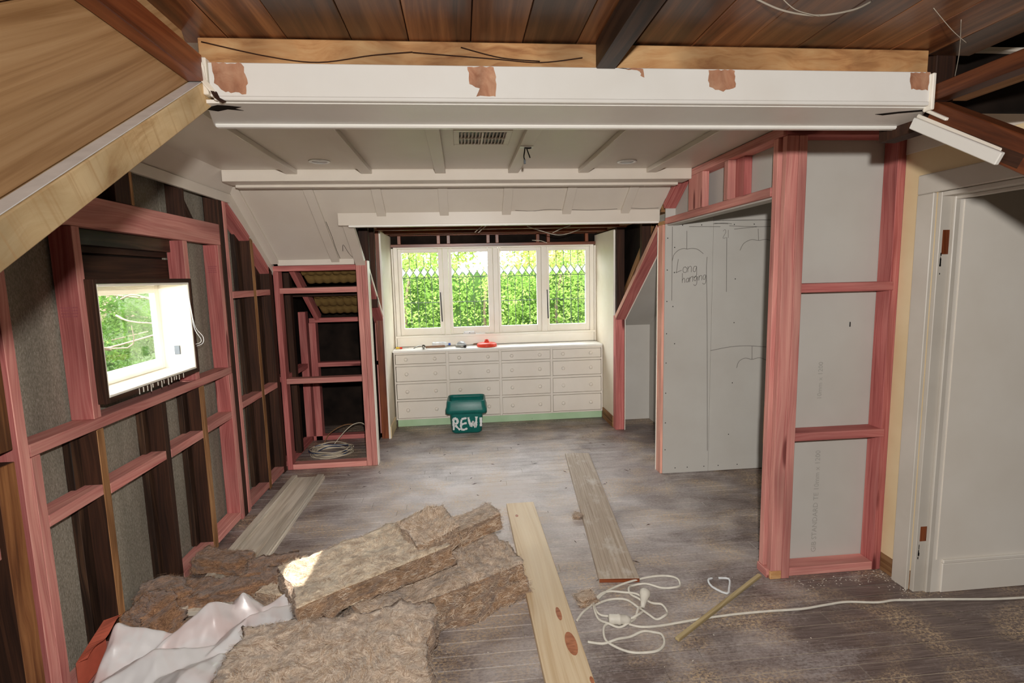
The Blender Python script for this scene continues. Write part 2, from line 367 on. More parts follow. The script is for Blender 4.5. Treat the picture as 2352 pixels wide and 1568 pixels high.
# ================================================================== LEFT WALL FRAMING
XL, XB = -1.53, -1.62
M['oldmid'] = wood('rough_brown_timber', rgb(150, 100, 60), rgb(116, 70, 38), rgb(66, 38, 20), vs=16, blotch=0.5, rough=0.7)
wl = struct('wall_left', 'open stud wall of pink and old dark timber against grey sheathing', (-1.58, 3.0, 0))
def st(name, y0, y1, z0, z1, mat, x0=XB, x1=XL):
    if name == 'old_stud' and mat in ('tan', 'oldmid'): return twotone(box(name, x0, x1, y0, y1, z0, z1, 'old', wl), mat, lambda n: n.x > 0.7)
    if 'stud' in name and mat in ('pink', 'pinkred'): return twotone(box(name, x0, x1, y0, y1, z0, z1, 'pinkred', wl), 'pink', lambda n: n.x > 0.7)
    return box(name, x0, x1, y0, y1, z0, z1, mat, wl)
# sheathing bays
for y0, y1, z0, z1 in ((2.0, 2.36, 0, 2.2), (2.36, 3.15, 0, 1.10), (3.15, 3.66, 0, 2.2), (3.70, 4.10, 0, 2.2), (4.15, 4.60, 0, 1.8),
                       (2.36, 2.78, 1.90, 2.25), (2.84, 3.15, 1.90, 2.25)):
    box('sheathing_panel', -1.650, -1.632, y0+0.003, y1-0.003, z0, z1, 'sheath', wl, 0)
for y0, y1 in ((0.6, 1.30), (1.30, 1.86)): box('sheathing_panel', -1.650, -1.632, y0, y1-0.003, 0, 2.2, 'dark', wl, 0)
# weatherboards over the window, one slit of daylight between two of them
st('weatherboard', 2.34, 3.17, 1.628, 1.735, 'old', -1.650, -1.625); st('weatherboard', 2.34, 3.17, 1.745, 1.775, 'old', -1.650, -1.630)
st('flashing_strip', 2.34, 3.17, 1.775, 1.845, 'darkjoist', -1.645, -1.600)
# new pink timber
st('stud', 1.915, 1.958, 0.0, 2.05, 'pink'); st('stud', 1.960, 2.003, 0.045, 1.003, 'pink')
st('sill_trimmer', 1.962, 3.622, 1.005, 1.050, 'pink'); st('lintel', 2.25, 3.624, 1.841, 1.972, 'pink', -1.575, XL)
st('trimming_stud', 2.296, 2.341, 1.051, 1.840, 'pinkred'); st('trimming_stud', 3.150, 3.196, 1.051, 1.840, 'pinkred')
st('stud', 3.575, 3.622, 1.051, 1.840, 'pinkred'); st('stud', 3.572, 3.600, 0.046, 1.004, 'pinkred'); st('stud', 3.601, 3.632, 0.0, 1.004, 'pink')
st('stud', 3.700, 3.744, 0.0, 2.13, 'pink', -1.60, XL)
for y0, y1, z in ((2.004, 2.300, 0.770), (2.346, 2.782, 0.755), (2.828, 3.172, 0.748), (3.236, 3.570, 0.760), (3.746, 4.108, 0.780), (4.168, 4.450, 0.780), (3.746, 4.108, 1.540), (4.168, 4.450, 1.540), (1.30, 1.795, 0.760)):
    st('nogging', y0, y1, z-0.045, z, 'pink')
for y0, y1 in ((2.004, 2.300), (2.346, 2.782), (2.828, 3.172), (3.236, 3.570), (3.746, 4.108), (4.168, 4.450)):
    st('bottom_plate', y0, y1, 0.018, 0.062, 'pink')
timber('raking_plate', (-1.575, 3.765, 2.110), (-1.575, 4.108, 1.920), 0.09, 0.045, 'pinkred', wl)
timber('raking_plate', (-1.575, 4.170, 1.880), (-1.575, 4.470, 1.680), 0.09, 0.045, 'pinkred', wl)
# old timber
st('old_stud', 1.800, 1.875, 0.0, 1.02, 'oldmid', -1.62, -1.515); st('old_stud', 1.790, 1.882, 1.06, 2.0, 'oldmid', -1.62, -1.520)
st('old_stud', 2.302, 2.345, 0.0, 1.003, 'tan'); st('old_stud', 2.784, 2.826, 0.0, 1.003, 'old'); st('old_stud', 3.174, 3.234, 0.0, 1.003, 'tan')
st('old_stud', 3.634, 3.692, 0.0, 2.15, 'old'); st('old_stud', 4.112, 4.164, 0.0, 1.92, 'tan'); st('old_stud', 4.452, 4.522, 0.0, 1.72, 'old')
st('old_stud', 2.715, 2.740, 1.974, 2.25, 'tan'); st('old_stud', 2.60, 2.714, 1.974, 2.25, 'old'); st('old_stud', 3.190, 3.214, 1.974, 2.20, 'old'); st('old_stud', 2.34, 2.39, 1.974, 2.25, 'old')
timber('old_brace', (-1.61, 3.28, 2.16), (-1.61, 3.44, 1.975), 0.02, 0.03, 'old', wl)
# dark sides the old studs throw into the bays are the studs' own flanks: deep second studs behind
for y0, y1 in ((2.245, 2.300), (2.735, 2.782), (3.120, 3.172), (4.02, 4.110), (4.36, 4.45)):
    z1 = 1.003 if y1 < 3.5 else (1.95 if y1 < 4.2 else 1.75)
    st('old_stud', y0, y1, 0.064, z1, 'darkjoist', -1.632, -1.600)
# grade stamps
def stamp(parent, cx, cy, x, rows, wd=0.05):
    ls = []
    for i in range(rows):
        u = 0
        while u < wd: d = random.uniform(0.003, 0.008); ls.append([(cx+u, cy-i*0.012), (cx+u+d, cy-i*0.012)]); u += d+0.002
    return ls
strokes('grade_stamp', stamp(wl, -1.605, 1.515, 0, 4, 0.06), 0.006, 'stamp', wl, lambda u, v, h: (u, 2.296-h, v))
strokes('grade_stamp', stamp(wl, -1.60, 1.705, 0, 4, 0.05), 0.006, 'stamp', wl, lambda u, v, h: (u, 3.575-h, v))

# ------------------------------------------------------------------ small window in the left wall
w1 = struct('window_1', 'small square casement window in rough dark frame with white painted reveals', (-1.58, 2.75, 1.1))
Y0, Y1, Z0, Z1 = 2.33, 3.13, 1.105, 1.628
def ring(name, y0, y1, z0, z1, t, x0, x1, mat, parent, bot=None):
    b = bot or t
    box(name, x0, x1, y0, y0+t, z0, z1, mat, parent); box(name, x0, x1, y1-t, y1, z0, z1, mat, parent)
    box(name, x0, x1, y0+t, y1-t, z0, z0+b, mat, parent); box(name, x0, x1, y0+t, y1-t, z1-t, z1, mat, parent)
ring('rough_frame', Y0, Y1, Z0, Z1, 0.020, -1.655, -1.495, 'old', w1)
ring('reveal', Y0+0.021, Y1-0.021, Z0+0.021, Z1-0.021, 0.012, -1.690, -1.500, 'whiteframe', w1)
ring('sash', Y0+0.034, Y1-0.034, Z0+0.034, Z1-0.034, 0.040, -1.685, -1.655, 'whiteframe', w1, 0.055)
box('glass_pane', -1.672, -1.668, Y0+0.072, Y1-0.072, Z0+0.086, Z1-0.072, 'glass', w1, 0)
tube('loose_wire', [(-1.505, 3.098, 1.58), (-1.497, 3.100, 1.47), (-1.490, 3.115, 1.36), (-1.470, 3.150, 1.30), (-1.475, 3.150, 1.262), (-1.497, 3.120, 1.25)], 0.0018, 'glasswhite', w1, 6)
tube('loose_wire', [(-1.505, 3.098, 1.58), (-1.498, 3.102, 1.46), (-1.492, 3.110, 1.35), (-1.478, 3.140, 1.29), (-1.482, 3.138, 1.268), (-1.497, 3.112, 1.262)], 0.0018, 'glasswhite', w1, 6)
box('window_catch', -1.60, -1.57, 3.088, 3.097, 1.21, 1.26, 'lead', w1)
for i in range(14):
    yy = 2.55+i*0.03+random.uniform(-0.01, 0.01); L = random.uniform(0.012, 0.04)
    box('paint_drip', -1.4955, -1.4935, yy, yy+random.uniform(0.003, 0.007), 1.124-L, 1.126, 'whiteframe', w1, 0)

# ================================================================== CEILING beyond the beam
ce = struct('ceiling', 'cream painted board ceiling with battens, sloping down to the dormer', (0, 3.2, 2.28))
CZ = 2.28
box('ceiling_panel', -1.42, 2.6, 1.64, 3.60, CZ, CZ+0.012, 'cream', ce, 0)
prism('ceiling_panel', [(-1.42, 2.281), (-1.535, 2.186), (-1.535, 2.200), (-1.42, 2.293)], 'y', 1.9, 3.90, 'cream', ce)
box('edge_strip', -1.540, -1.520, 1.9, 3.80, 2.128, 2.187, 'cream', ce)
SL = 0.67
def zs(y): return 1.745+SL*(4.53-y)
for x in (-1.01, -0.56, -0.105, 0.355, 0.81, 1.262):
    box('ceiling_batten', x-0.033, x+0.033, 1.64, 3.468, 2.252, CZ, 'cream', ce)
box('cross_beam', -1.425, 1.538, 3.470, 3.62, 2.212, 2.283, 'cream', ce)
box('moulding', -1.40, 1.50, 3.60, 3.66, 2.196, 2.214, 'cream', ce)
# sloping ceiling panels (left of the dormer down to the knee wall, right part only to the header)
def slab(name, x0, x1, ya, yb, th, mat, parent, lift=0.0):
    za, zb = zs(ya)+lift, zs(yb)+lift
    return prism(name, [(ya, za), (yb, zb), (yb, zb+th), (ya, za+th)], 'x', x0, x1, mat, parent)
slab('sloping_panel', -1.535, -0.78, 3.62, 4.52, 0.012, 'cream', ce); slab('sloping_panel', -0.78, 1.54, 3.62, 4.10, 0.012, 'cream', ce)
def sbatt(x0, x1, ya, yb):
    za, zb = zs(ya), zs(yb); prism('sloping_batten', [(ya, za-0.026), (yb, zb-0.026), (yb, zb), (ya, za)], 'x', x0, x1, 'cream', ce, bev=0.002)
sbatt(-1.525, -1.46, 3.66, 4.50); sbatt(-1.045, -0.98, 3.66, 4.50)
for x in (-0.56, -0.105, 0.355, 0.81, 1.262): sbatt(x-0.033, x+0.033, 3.66, 4.048)
sbatt(-0.862, -0.782, 4.04, 4.56)
prism('edge_strip', [(3.80, 2.187), (3.87, 2.187), (4.60, zs(4.60)+0.004), (4.60, zs(4.60)-0.066), (3.80, 2.128)], 'x', -1.540, -1.522, 'cream', ce)
box('dormer_header', -0.874, 1.538, 4.028, 4.13, 1.994, 2.089, 'cream', ce); box('dormer_header_bead', -0.80, 1.53, 4.022, 4.08, 1.981, 1.994, 'white', ce)
box('knee_trim', -1.47, -0.865, 4.49, 4.528, 1.727, 1.795, 'cream', ce)
# cracks along the sloping panel
strokes('paint_crack', [[(0.42, 4.0), (0.55, 4.010), (0.66, 3.995), (0.77, 4.0)], [(0.85, 4.0), (1.0, 4.006), (1.2, 3.998)], [(1.30, 3.99), (1.4, 3.999), (1.52, 3.992)]], 0.003, 'old', ce, lambda u, v, h: (u, v+0.018, zs(v+0.018)-0.0015))
strokes('paint_crack', [[(-0.975, 4.1), (-0.972, 4.25), (-0.976, 4.36), (-0.972, 4.48)], [(-0.93, 4.40), (-0.91, 4.33), (-0.89, 4.42), (-0.87, 4.47)]], 0.0035, 'old', ce, lambda u, v, h: (u, v, zs(v)-0.003))

# ================================================================== RIGHT-HAND CLOSET WALL (x = 1.54)
XR = 1.54
wr = struct('wall_right', 'pink timber frame of a new closet with open doorway and sloping end', (1.58, 3.2, 0))
def rs(name, y0, y1, z0, z1, mat, x0=XR, x1=1.63): return box(name, x0, x1, y0, y1, z0, z1, mat, wr)
rs('top_plate', 2.47, 3.60, 2.232, 2.276, 'pink'); rs('lintel', 2.560, 3.93, 1.963, 2.007, 'pink')
rs('lintel_lining', 2.560, 3.93, 1.953, 1.962, 'board', 1.56, 1.635)
rs('cripple_stud', 3.315, 3.520, 2.009, 2.231, 'pink', XR, 1.585); rs('cripple_stud', 2.893, 2.990, 2.009, 2.231, 'pinkred', 1.585, 1.63); rs('cripple_stud', 2.990, 3.036, 2.009, 2.231, 'pink')
timber('raking_plate', (1.585, 3.56, zs(3.56)-0.03), (1.585, 3.96, zs(3.96)-0.03), 0.09, 0.045, 'pinkred', wr)
rs('closet_board', 2.56, 4.30, 1.965, 2.278, 'board', 1.632, 1.642)
rs('stud', 2.514, 2.553, 0.047, 2.231, 'pink', 1.544, 1.63); rs('bottom_plate', 2.472, 2.562, 0.0, 0.045, 'pink')
rs('packer', 2.553, 2.560, 0.70, 0.90, 'tan', 1.546, 1.565)
# jamb stud between the doorway and the sloping bay
box('jamb_stud', XR, 1.585, 3.972, 4.066, 0.0, 1.962, 'pinkpale', wr); box('stud_head', XR, 1.60, 3.96, 4.075, 1.963, 1.990, 'plate', wr)
box('lining_and_lit_edge', 1.536, 1.540, 4.060, 4.072, 0.0, 1.95, 'whiteframe', wr, 0)
timber('raking_stud', (1.585, 4.075, 1.945), (1.585, 5.20, 1.160), 0.09, 0.045, 'pinkred', wr)
timber('raking_face', (1.536, 4.075, 1.955), (1.536, 5.20, 1.170), 0.006, 0.045, 'pinkpale', wr)
rs('stud', 5.205, 5.290, 0.0, 1.18, 'pinkred', XR, 1.63); rs('stud', 5.30, 5.345, 0.0, 1.36, 'pinkred', 1.56, 1.65)
box('lining_and_lit_edge', 1.631, 1.636, 5.19, 5.20, 0.0, 1.19, 'whiteframe', wr, 0)
timber('lining_and_lit_edge', (1.634, 4.10, 1.900), (1.634, 5.20, 1.132), 0.008, 0.012, 'whiteframe', wr)
# sloping bay behind: lined with grey board
prism('bay_lining', [(4.07, 1.995), (5.585, 1.040), (5.585, 1.052), (4.07, 2.010)], 'x', 1.637, 2.06, 'board', wr)
box('bay_lining', 1.637, 2.04, 5.575, 5.587, 0.0, 1.06, 'board', wr, 0)
prism('bay_lining', [(4.07, 0.0), (5.575, 0.0), (5.575, 1.047), (4.07, 1.99)], 'x', 2.028, 2.040, 'board', wr)
# closet interior
wc = struct('wall_closet', 'grey plasterboard partition marked up in pencil inside the closet', (2.0, 3.96, 0))
box('plasterboard', 1.556, 1.934, 3.958, 3.968, 0.004, 2.28, 'board', wc, 0.001); box('plasterboard', 1.936, 2.60, 3.958, 3.968, 0.004, 1.985, 'board', wc, 0.001)
box('plasterboard', 1.936, 2.60, 3.958, 3.968, 1.988, 2.28, 'board', wc, 0.001)
box('closet_side_board', 2.545, 2.555, 2.57, 3.957, 0, 2.28, 'board', wc, 0)
box('closet_ceiling_board', 1.645, 2.545, 2.57, 3.957, 2.268, 2.278, 'board', wc, 0)
PW = lambda u, v, h: (u, 3.958-h, v)
strokes('pencil_marks', [[(1.724, 1.912), (1.726, 1.775)], [(1.612, 1.690), (1.625, 1.735), (1.660, 1.768), (1.700, 1.780), (1.726, 1.775)], [(1.726, 1.775), (1.770, 1.780), (1.815, 1.770), (1.858, 1.738)],
  [(1.74, 1.944), (1.989, 1.940)], [(1.61, 1.946), (1.612, 1.386)], [(2.042, 1.86), (2.050, 1.442)], [(1.888, 1.713), (1.886, 1.60), (1.900, 1.2), (1.926, 0.173)],
  [(2.293, 1.92), (2.300, 1.831)], [(2.151, 1.757), (2.18, 1.81), (2.24, 1.838), (2.300, 1.831), (2.36, 1.838), (2.42, 1.82)], [(2.06, 1.945), (2.30, 1.935), (2.45, 1.94)], [(2.10, 1.92), (2.28, 1.935)],
  [(1.93, 1.962), (2.02, 1.966), (2.08, 1.960)], [(1.94, 1.966), (2.05, 1.961)],
  [(1.932, 0.985), (2.10, 1.010), (2.25, 1.012), (2.40, 0.997)], [(2.275, 1.008), (2.278, 0.903)], [(2.151, 0.838), (2.17, 0.89), (2.22, 0.915), (2.278, 0.903), (2.34, 0.914), (2.40, 0.89)]], 0.0042, 'pencil', wc, PW)
# handwriting "Long hanging" and "21"
def hand(x0, z0, s, glyphs, slant=0.0, drop=0.0):
    out = []; x = x0
    for g, wd in glyphs:
        for ln in g: out.append([(x+(a+b*slant)*s, z0+b*s-(x-x0)*drop) for a, b in ln])
        x += wd*s
    return out
gL = [[(0.12, 1.35), (0.02, 0.1), (0.0, 0.0), (0.55, 0.22)]]; go = [[(0.35, 0.55), (0.1, 0.45), (0.12, 0.05), (0.42, 0.0), (0.5, 0.35), (0.3, 0.55)]]
gn = [[(0.0, 0.6), (0.02, 0.0)], [(0.02, 0.35), (0.2, 0.6), (0.36, 0.5), (0.38, 0.0)]]; gg = [[(0.42, 0.58), (0.15, 0.55), (0.08, 0.15), (0.3, 0.05), (0.42, 0.55)], [(0.42, 0.55), (0.46, -0.3), (0.25, -0.55), (0.05, -0.4)]]
gh = [[(0.0, 1.2), (0.06, 0.0)], [(0.05, 0.3), (0.22, 0.58), (0.36, 0.4), (0.38, 0.0)]]; ga = [[(0.4, 0.5), (0.12, 0.45), (0.1, 0.05), (0.32, 0.1), (0.4, 0.5)], [(0.4, 0.5), (0.42, 0.0)]]
gi = [[(0.05, 0.5), (0.08, 0.0)], [(0.03, 0.75), (0.05, 0.78)]]
strokes('handwriting', hand(1.645, 1.600, 0.075, [(gL, 0.62), (go, 0.58), (gn, 0.5), (gg, 0.6)], 0.05), 0.0042, 'pencil', wc, PW)
strokes('handwriting', hand(1.690, 1.520, 0.062, [(gh, 0.5), (ga, 0.5), (gn, 0.48), (gg, 0.5), (gi, 0.2), (gn, 0.46), (gg, 0.6)], 0.05, -0.12), 0.0042, 'pencil', wc, PW)
strokes('handwriting', hand(2.008, 1.855, 0.060, [([[(0.05, 0.85), (0.3, 1.05), (0.42, 0.7), (0.05, 0.0), (0.45, 0.02)]], 0.75), ([[(0.0, 1.0), (0.02, 0.0)]], 0.3)]), 0.0032, 'pencil', wc, PW)
scr = lathe('board_screw', [(0.0, 0.0006), (0.0042, 0.0005), (0.0045, 0.0)], 'black', wc, 8, '-y', Vector((1.574, 3.958, 1.86))-origin(wc))
for x, z in [(1.574, 1.62), (1.574, 1.38), (1.574, 1.13), (1.574, 0.90), (1.574, 0.66), (1.574, 0.42), (1.574, 0.20), (1.63, 1.79), (1.63, 1.60), (1.622, 1.34), (1.69, 1.955), (1.84, 1.955), (2.10, 1.955), (2.26, 1.955),
             (2.12, 1.54), (2.12, 1.20), (2.12, 0.72), (2.10, 0.30), (1.66, 0.045), (1.76, 0.045), (1.90, 0.045), (2.02, 0.045), (2.18, 0.045), (1.64, 1.05)]:
    c = scr.copy(); COL.objects.link(c); c.location = (x-1.574, 0, z-1.86)

# ================================================================== PARTITION FACING THE CAMERA (y = 2.47)
wp = struct('wall_partition', 'short pink timber frame lined behind with grey plasterboard', (1.86, 2.5, 0))
def ps(name, x0, x1, z0, z1, mat, y0=2.472, y1=2.562): return box(name, x0, x1, y0, y1, z0, z1, mat, wp)
ps('corner_stud', 1.552, 1.612, 0.045, 2.229, 'pink', 2.455, 2.490); ps('stud', 1.614, 1.656, 0.0, 2.229, 'pink', 2.455, 2.56)
ps('corner_block', 1.552, 1.612, 0.0, 0.044, 'plate', 2.455, 2.47)
ps('stud', 2.136, 2.180, 0.0, 2.229, 'pinkred'); ps('top_plate', 1.552, 2.180, 2.231, 2.276, 'pinkred', 2.455, 2.562)
ps('bottom_plate', 1.658, 2.134, 0.0, 0.045, 'pink'); ps('nogging', 1.658, 2.150, 0.733, 0.775, 'pinkred', 2.466, 2.562); ps('nogging', 1.658, 2.150, 1.487, 1.531, 'pinkred', 2.466, 2.562)
box('plasterboard', 1.635, 2.18, 2.564, 2.574, 0.004, 2.276, 'board', wp, 0.001)
def text_mesh(name, s, size, mat, parent, mtx):
    cu = bpy.data.curves.new(name, 'FONT'); cu.body = s; cu.size = size; cu.resolution_u = 2
    t = bpy.data.objects.new(name+'_tmp', cu); COL.objects.link(t); dg = bpy.context.evaluated_depsgraph_get(); dg.update()
    me = bpy.data.meshes.new_from_object(t.evaluated_get(dg)); bpy.data.objects.remove(t, do_unlink=True); me.transform(mtx); me.name = name
    me.materials.clear()
    return link(name, me, mat, parent)
def vtext(s, x, z, size):   # reads upwards, on the board facing the viewer
    o = origin(wp); m = Matrix.Translation(Vector((x, 2.5632, z))-o)@Matrix(((0, -1, 0, 0), (0, 0, -1, 0), (1, 0, 0, 0), (0, 0, 0, 1)))
    text_mesh('board_print', s, size, 'ink', wp, m)
vtext('GIB STANDARD TE 10mm x 1200', 1.875, 0.07, 0.040); vtext('10mm x 1200', 1.865, 0.92, 0.036)
ps('cobweb_fleck', 2.00, 2.006, 1.30, 1.325, 'black', 2.561, 2.5638)

# ================================================================== DOORWAY WALL (x = 2.17)
wd = struct('wall_doorway', 'yellowed wall with white painted architrave and stripped door jamb', (2.2, 2.2, 0))
box('wall_lining', 2.178, 2.26, 2.285, 2.471, 0.10, 2.30, 'creamwall', wd, 0); box('wall_lining', 2.178, 2.26, 0.9, 2.285, 1.96, 2.30, 'creamwall', wd, 0)
box('wall_stud', 2.178, 2.26, 2.285, 2.472, 0.0, 0.10, 'tan', wd); box('cornice_strip', 2.172, 2.178, 1.2, 2.47, 2.14, 2.30, 'cream', wd)
box('architrave', 2.160, 2.180, 2.285, 2.376, 0.0, 1.935, 'archwhite', wd, 0.004); box('architrave', 2.160, 2.180, 0.9, 2.376, 1.936, 2.025, 'archwhite', wd, 0.004)
box('architrave_bead', 2.155, 2.170, 2.280, 2.290, 0.0, 1.935, 'archwhite', wd, 0.003)
box('door_jamb', 2.180, 2.265, 2.262, 2.2855, 0.0, 1.935, 'archwhite', wd); box('door_head', 2.180, 2.265, 0.9, 2.262, 1.915, 1.935, 'archwhite', wd)
box('door_stop', 2.236, 2.262, 2.248, 2.262, 0.0, 1.915, 'archwhite', wd, 0.003); box('door_stop', 2.236, 2.262, 0.9, 2.248, 1.900, 1.915, 'archwhite', wd, 0.003)
for z0, z1 in ((1.655, 1.765), (0.265, 0.340)):
    box('hinge_mortise', 2.196, 2.229, 2.2605, 2.2622, z0, z1, 'rimu', wd, 0)
    for q in range(7):
        zz = z0-random.uniform(0.0, 0.1); box('grime_mark', 2.190+random.uniform(0, 0.004), 2.195+random.uniform(0, 0.004), 2.2608, 2.2616, zz, zz+random.uniform(0.004, 0.03), 'black', wd, 0)
box('hall_wall', 2.262, 3.30, 2.250, 2.262, 0.0, 2.6, 'hall', wd, 0); box('skirting', 2.308, 3.30, 2.240, 2.251, 0.0, 0.150, 'hall', wd, 0.003); box('skirting_mould', 2.308, 3.30, 2.236, 2.251, 0.152, 0.170, 'hall', wd, 0.003)
box('hall_corner', 2.28, 2.284, 2.245, 2.251, 0.17, 1.90, 'hall', wd, 0)

# ================================================================== KNEE-WALL FRAME (left nook, y = 4.53)
wk = struct('wall_knee', 'pink timber knee wall frame left of the dormer', (-1.15, 4.57, 0))
def ks(name, x0, x1, z0, z1, mat, y0=4.53, y1=4.62): return box(name, x0, x1, y0, y1, z0, z1, mat, wk)
ks('stud', -1.527, -1.484, 0.0, 1.68, 'pinkred'); ks('stud', -0.862, -0.818, 0.0, 1.757, 'pink'); ks('stud', -0.816, -0.772, 0.0, 1.757, 'pink')
ks('lining_and_lit_edge', -0.771, -0.764, 0.0, 1.757, 'whiteframe', 4.533, 4.62)  # white strip paints in daylight along the stud's window side
ks('top_plate', -1.527, -0.864, 1.682, 1.726, 'pinkred'); ks('nogging', -1.483, -0.864, 1.500, 1.545, 'pink'); ks('nogging', -1.483, -0.864, 0.744, 0.788, 'pink'); ks('bottom_plate', -1.483, -0.864, 0.0, 0.045, 'pink')
# eaves frame behind
for x0, x1, z1, m_ in ((-1.60, -1.53, 1.30, 'pinkred'), (-1.505, -1.44, 1.19, 'pinkred'), (-0.885, -0.845, 1.19, 'pink')): box('stud', x0, x1, 5.36, 5.45, 0.0, z1, m_, wk)
box('top_plate', -1.50, -0.845, 5.36, 5.45, 1.192, 1.236, 'pinkred', wk); box('nogging', -1.44, -0.845, 5.36, 5.45, 0.748, 0.792, 'pinkred', wk); box('bottom_plate', -1.60, -0.845, 5.36, 5.45, 0.0, 0.045, 'pinkred', wk)
box('bottom_plate', -1.62, -1.535, 4.63, 5.35, 0.0, 0.045, 'pinkred', wk); box('nogging', -1.62, -1.535, 4.63, 5.35, 0.745, 0.79, 'pinkred', wk)
timber('rafter', (-1.42, 4.60, 1.78), (-1.42, 5.42, 1.23), 0.045, 0.09, 'pinkred', wk); timber('rafter', (-0.82, 4.62, 1.69), (-0.82, 5.36, 1.19), 0.09, 0.045, 'pinkred', wk)
timber('lining_and_lit_edge', (-0.772, 4.62, 1.70), (-0.772, 5.34, 1.215), 0.008, 0.022, 'whiteframe', wk)  # daylit edge of the rafter, painted as a white strip
box('purlin', -1.60, -0.86, 4.95, 5.02, 1.46, 1.55, 'old', wk)
def quilt(x0, x1, ya, za, yb, zb):
    nx, ny = 36, 18; V, F = [], []
    for j in range(ny+1):
        for i in range(nx+1):
            u, v = i/nx, j/ny; cu, cv = u*7+0.5*(int(v*3) % 2), v*3
            h = math.sin(math.pi*((cu) % 1.0))*math.sin(math.pi*((cv) % 1.0))
            V.append((x0+(x1-x0)*u, ya+(yb-ya)*v, za+(zb-za)*v-0.028*math.sqrt(max(h, 0))))
    for j in range(ny):
        for i in range(nx): a = j*(nx+1)+i; F.append((a, a+1, a+nx+2, a+nx+1))
    return poly('roof_insulation', V, F, 'quilt', wk, smooth=True)
M['quilt'] = plain('yellow_insulation', rgb(132, 106, 62), 0.9, 0.1)
quilt(-1.38, -0.88, 4.64, 1.80, 4.98, 1.58); quilt(-1.38, -0.88, 5.02, 1.52, 5.42, 1.28)
for x in (-1.62, -1.55): box('old_stud', x, x+0.05, 4.85, 4.92, 0.045, 1.7, 'old', wk)
box('back_sheathing', -1.64, -0.86, 5.90, 5.92, 0.0, 1.3, 'dark', wk, 0)

# ================================================================== DORMER ALCOVE
wb = struct('wall_back', 'window alcove with cream cheeks and stripped dark ceiling joists', (0.4, 5.7, 0))
box('cheek_lining', -0.772, -0.760, 5.300, 6.07, 0.0, 2.060, 'cheekpaint', wb, 0.001); box('cheek_lining', 1.545, 1.557, 5.300, 6.07, 0.0, 2.045, 'cheekpaint', wb, 0.001)
box('cheek_edge', -0.775, -0.757, 5.290, 5.300, 0.0, 2.060, 'whiteframe', wb, 0.001); box('cheek_edge', 1.542, 1.560, 5.290, 5.300, 0.0, 2.045, 'whiteframe', wb, 0.001)
box('skirting', -0.760, -0.748, 5.30, 5.70, 0.0, 0.12, 'creamwall', wb); box('skirting', 1.533, 1.545, 5.30, 5.70, 0.0, 0.12, 'tan', wb)
for x in (-0.85, 1.56):   # old dormer side studs and top plates
    s = x < 0
    box('old_plate', x, x+0.08, 4.06, 6.07, 2.065, 2.13, 'tan', wb)
    for y0 in ((4.66, 4.98, 5.33) if s else (4.50, 5.24)):
        box('old_stud', x, x+0.08, y0, y0+0.05, (zs(y0)-0.1 if y0 < 5.2 else 0.0), 2.064, 'old', wb)
box('old_stud', -0.845, -0.775, 5.31, 5.36, 0.0, 2.06, 'rimu', wb)
timber('old_brace', (1.672, 4.55, 2.03), (1.672, 5.45, 1.30), 0.03, 0.06, 'tan', wb)
for yy in (4.70, 5.16, 5.60): box('old_joist', -0.86, 1.64, yy, yy+0.045, 2.055, 2.15, 'rimu', wb)
box('dormer_sarking', -0.95, 1.75, 4.06, 6.08, 2.155, 2.175, 'dark', wb, 0); box('dormer_side', -0.878, -0.866, 4.625, 6.08, 0.0, 2.17, 'dark', wb, 0); prism('dormer_side', [(4.08, 2.03), (5.55, 1.10), (5.55, 2.17), (4.08, 2.17)], 'x', 1.70, 1.72, 'dark', wb)
box('window_head', -0.76, 1.545, 6.03, 6.08, 1.942, 1.975, 'rimu', wb); box('head_plate', -0.76, 1.545, 5.98, 6.07, 2.065, 2.11, 'rimu', wb)
for x in (-0.68, -0.25, -0.14, 0.30, 0.40, 0.86, 0.98, 1.42): box('cripple_stud', x, x+0.035, 6.0, 6.06, 1.976, 2.064, 'rimu', wb)
tube('dead_vine', [(0.62, 4.9, 2.05), (0.75, 5.0, 2.02), (0.92, 5.1, 1.985), (1.05, 5.2, 2.0), (1.2, 5.3, 2.05)], 0.004, 'weather', wb, 6)
for a, b in (((0.22, 4.8, 2.06), (0.14, 4.86, 2.0)), ((0.24, 4.8, 2.05), (0.17, 4.86, 1.995)), ((0.80, 5.9, 1.99), (0.98, 6.0, 1.965)), ((1.02, 4.9, 2.05), (0.88, 5.05, 2.0))):
    tube('dead_vine', [a, tuple((p+q)/2+0.01 for p, q in zip(a, b)), b], 0.0035, 'weather', wb, 6)

# ------------------------------------------------------------------ leadlight window
w2 = struct('window_2', 'white four-light leaded casement window above the chest of drawers', (0.4, 6.05, 0.9))
def wbx(name, x0, x1, y0, y1, z0, z1, mat='whiteframe', parent=None, bev=0.003): return box(name, x0, x1, y0, y1, z0, z1, mat, parent or w2, bev)
wbx('outer_frame', -0.735, -0.690, 6.02, 6.09, 0.955, 1.942); wbx('outer_frame', 1.475, 1.522, 6.02, 6.09, 0.955, 1.942)
wbx('outer_frame', -0.690, 1.475, 6.02, 6.09, 1.925, 1.942); wbx('sill', -0.745, 1.530, 5.985, 6.09, 0.938, 0.962); wbx('apron', -0.735, 1.522, 6.02, 6.06, 0.838, 0.938)
wbx('inner_bead', -0.755, -0.737, 6.00, 6.05, 0.84, 1.93); wbx('inner_bead', 1.524, 1.542, 6.00, 6.05, 0.84, 1.93)
for a, b in ((-0.196, -0.134), (0.365, 0.420), (0.914, 0.976)): wbx('mullion', a, b, 6.015, 6.085, 0.962, 1.925)
panes = [(-0.690, -0.196, -0.646, -0.246), (-0.134, 0.365, -0.100, 0.306), (0.420, 0.914, 0.448, 0.862), (0.976, 1.475, 1.005, 1.428)]
dia_me = None
